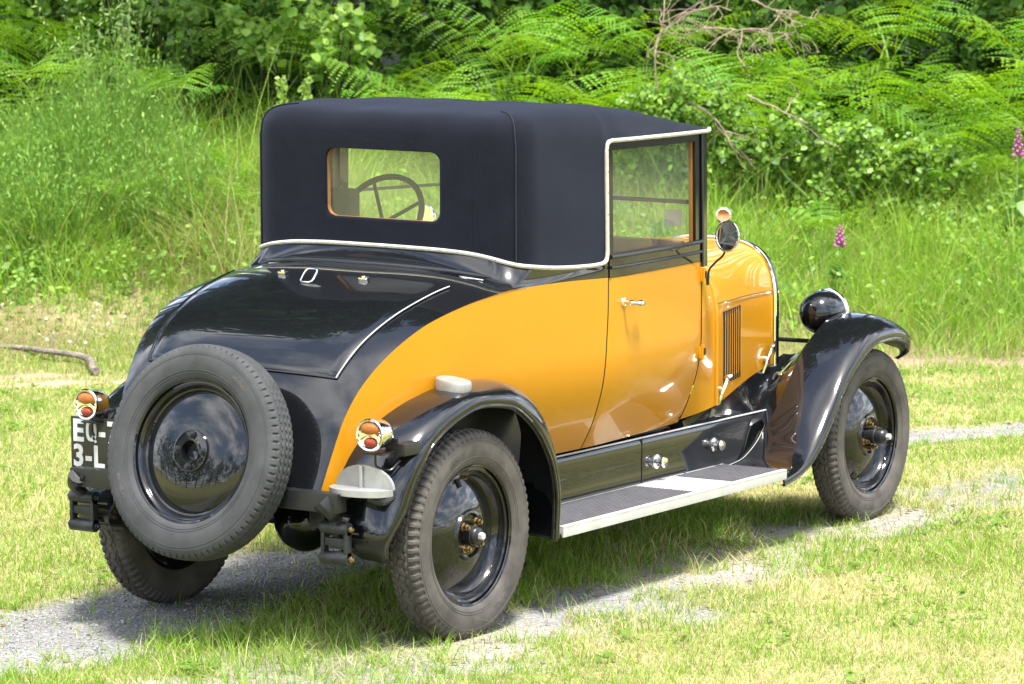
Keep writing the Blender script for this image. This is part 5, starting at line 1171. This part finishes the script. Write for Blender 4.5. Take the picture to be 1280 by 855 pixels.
# --- daisies on the left bank
simple('daisy_white', (.80, .80, .76), .7); simple('daisy_yellow', (.75, .5, .03), .7)
dm = Geo(); a_ = np.linspace(0, 2*np.pi, 9)[:-1]
for a in a_: dm.add([(.0025*math.cos(a-.5), .003*math.sin(a-.5), 0), ((.0085)*math.cos(a-.25), (.0085)*math.sin(a-.25), .001), ((.0085)*math.cos(a+.25), (.0085)*math.sin(a+.25), .001), (.003*math.cos(a+.5), .003*math.sin(a+.5), 0)], [(0, 1, 2, 3)])
proto = None
for k in range(46):
    px, py = (rng.uniform(0, 165), rng.uniform(385, 440)) if k < 38 else (rng.uniform(90, 165), rng.uniform(360, 430))
    dep = 18.6+(440-py)/60*.75; q = gnd(px, dep); q = q+[0, 0, rng.uniform(.05, .12)]
    if proto is None:
        proto = dm.obj('daisy', 'daisy_white', None); Ge = Geo(); Ge.lathe([(.0045, -.001), (.004, .003), (0, .004)], 8); cen = Ge.obj('flower_centre', 'daisy_yellow', proto); Gs = Geo(); Gs.tube([(0, 0, 0), (.004, 0, -.06), (.0, 0, -.13)], .0015, 4); stm = Gs.obj('stem', 'stem_green', proto); o = proto
    else: o = copy_tree(proto, None)
    o.location = q; o.rotation_euler = (rng.normal(.0, .3), rng.normal(-.5, .3), rng.uniform(0, 6.28)); tag(o, 'tiny white daisy in the thin grass above the fallen branch', 'daisy', 'daisies on the left bank')
# --- the wood behind the hedge and the trees all round the field (seen as reflections in the paint)
def wood_mass(name, spots, leaf, nleaf, label, seed):
    r2 = np.random.default_rng(seed); Ps, Ns, Ss = [], [], []; TV = Geo()
    for (x, y, z0, hgt, rad) in spots:
        k = nleaf; v = r2.normal(0, 1, (k, 3)); v /= np.linalg.norm(v, axis=1)[:, None]
        nb = 9; bc = np.stack([r2.normal(0, rad*.5, nb), r2.normal(0, rad*.5, nb), r2.uniform(.35, .95, nb)*hgt], -1); bi = r2.integers(0, nb, k)
        P = bc[bi]+v*(rad*.55*r2.random(k)**.4)[:, None]; P[:, 2] = np.clip(P[:, 2], .1*hgt, None); P += [x, y, z0]; Ps.append(P); Ns.append(v+[0, 0, .7]); Ss.append(r2.uniform(leaf*.6, leaf*1.4, k))
        TV.tube(curve3([(x, y, z0-.3), (x+.2, y, z0+hgt*.4), (x, y+.2, z0+hgt*.85)], 8), np.linspace(.22, .06, 8), 6)
    P = np.concatenate(Ps); N_ = np.concatenate(Ns); S = np.concatenate(Ss); V, F, c = leaf_cloud(P, N_, S, leafcol(len(P), (.022, .055, .010), (.055, .11, .02)), 'oval')
    me = big_mesh(name, V, F, c, 'shade_leaf'); o = tag(link(name, me), label, None, kind='stuff')
    TV.obj('trunks', 'stem_brown', o, recalc=False)
sp_ = []
for i in range(44):
    l = -15+31*i/43+rng.normal(0, .3); dep = rng.uniform(25.5, 30); x, y = to_xy(l, dep); sp_.append((x, y, 1.0, rng.uniform(23, 31), rng.uniform(3.0, 4.4)))
wood_mass('woodland', sp_, .6, 3000, 'dark mixed wood closing the view behind the hedge', 1)
sp_ = []
for i in range(34):
    az = YAW+math.pi+(-1.9+3.2*i/33); rr = rng.uniform(30, 40); x, y = CAM[0]+rr*math.cos(az), CAM[1]+rr*math.sin(az); sp_.append((x, y, 0, rng.uniform(6, 10), rng.uniform(2.5, 3.6)))
wood_mass('tree_line', sp_, .42, 700, 'far line of trees across the field', 2)

n = 62000; d = rng.uniform(22.9, 25.6, n); l = (rng.random(n)*2-1)*9.5; x, y = to_xy(l, d); g0 = height(l, d); lump = vnoise(l, d*2, 1.1, 81)
z = g0+rng.random(n)**.9*(1.5+2.6*lump)*sstep(22.4, 23.8, d)*np.where((l > -2.5) & (l < -1.6), .45, 1); P = np.stack([x, y, z], -1)
V, F, c = leaf_cloud(P, upn(n, .8, TOCAM*.5), rng.uniform(.05, .12, n), leafcol(n, (.012, .034, .006), (.055, .115, .018)), 'oval')  # leaf colours taken near black to paint shade into the hedge gaps
tag(link('undergrowth', big_mesh('undergrowth', V, F, c, 'shade_leaf')), 'dark leafy undergrowth at the back of the hedge', None, kind='stuff')

# --- dry leaves and straw blown onto the track
n = 420; x = rng.uniform(-1.8, 6, n); y = rng.uniform(-1.4, 1.2, n); l, d = to_ld(x, y); P = np.stack([x, y, height(l, d)+.008], -1)
V, F, c = leaf_cloud(P, upn(n, 1.5, None, .3), rng.uniform(.012, .032, n), leafcol(n, (.13, .085, .04), (.34, .26, .13)), 'oval')
tag(link('leaf_litter', big_mesh('leaf_litter', V, F, c, 'shade_leaf')), 'dry leaves and chaff scattered on the track', None, kind='stuff')
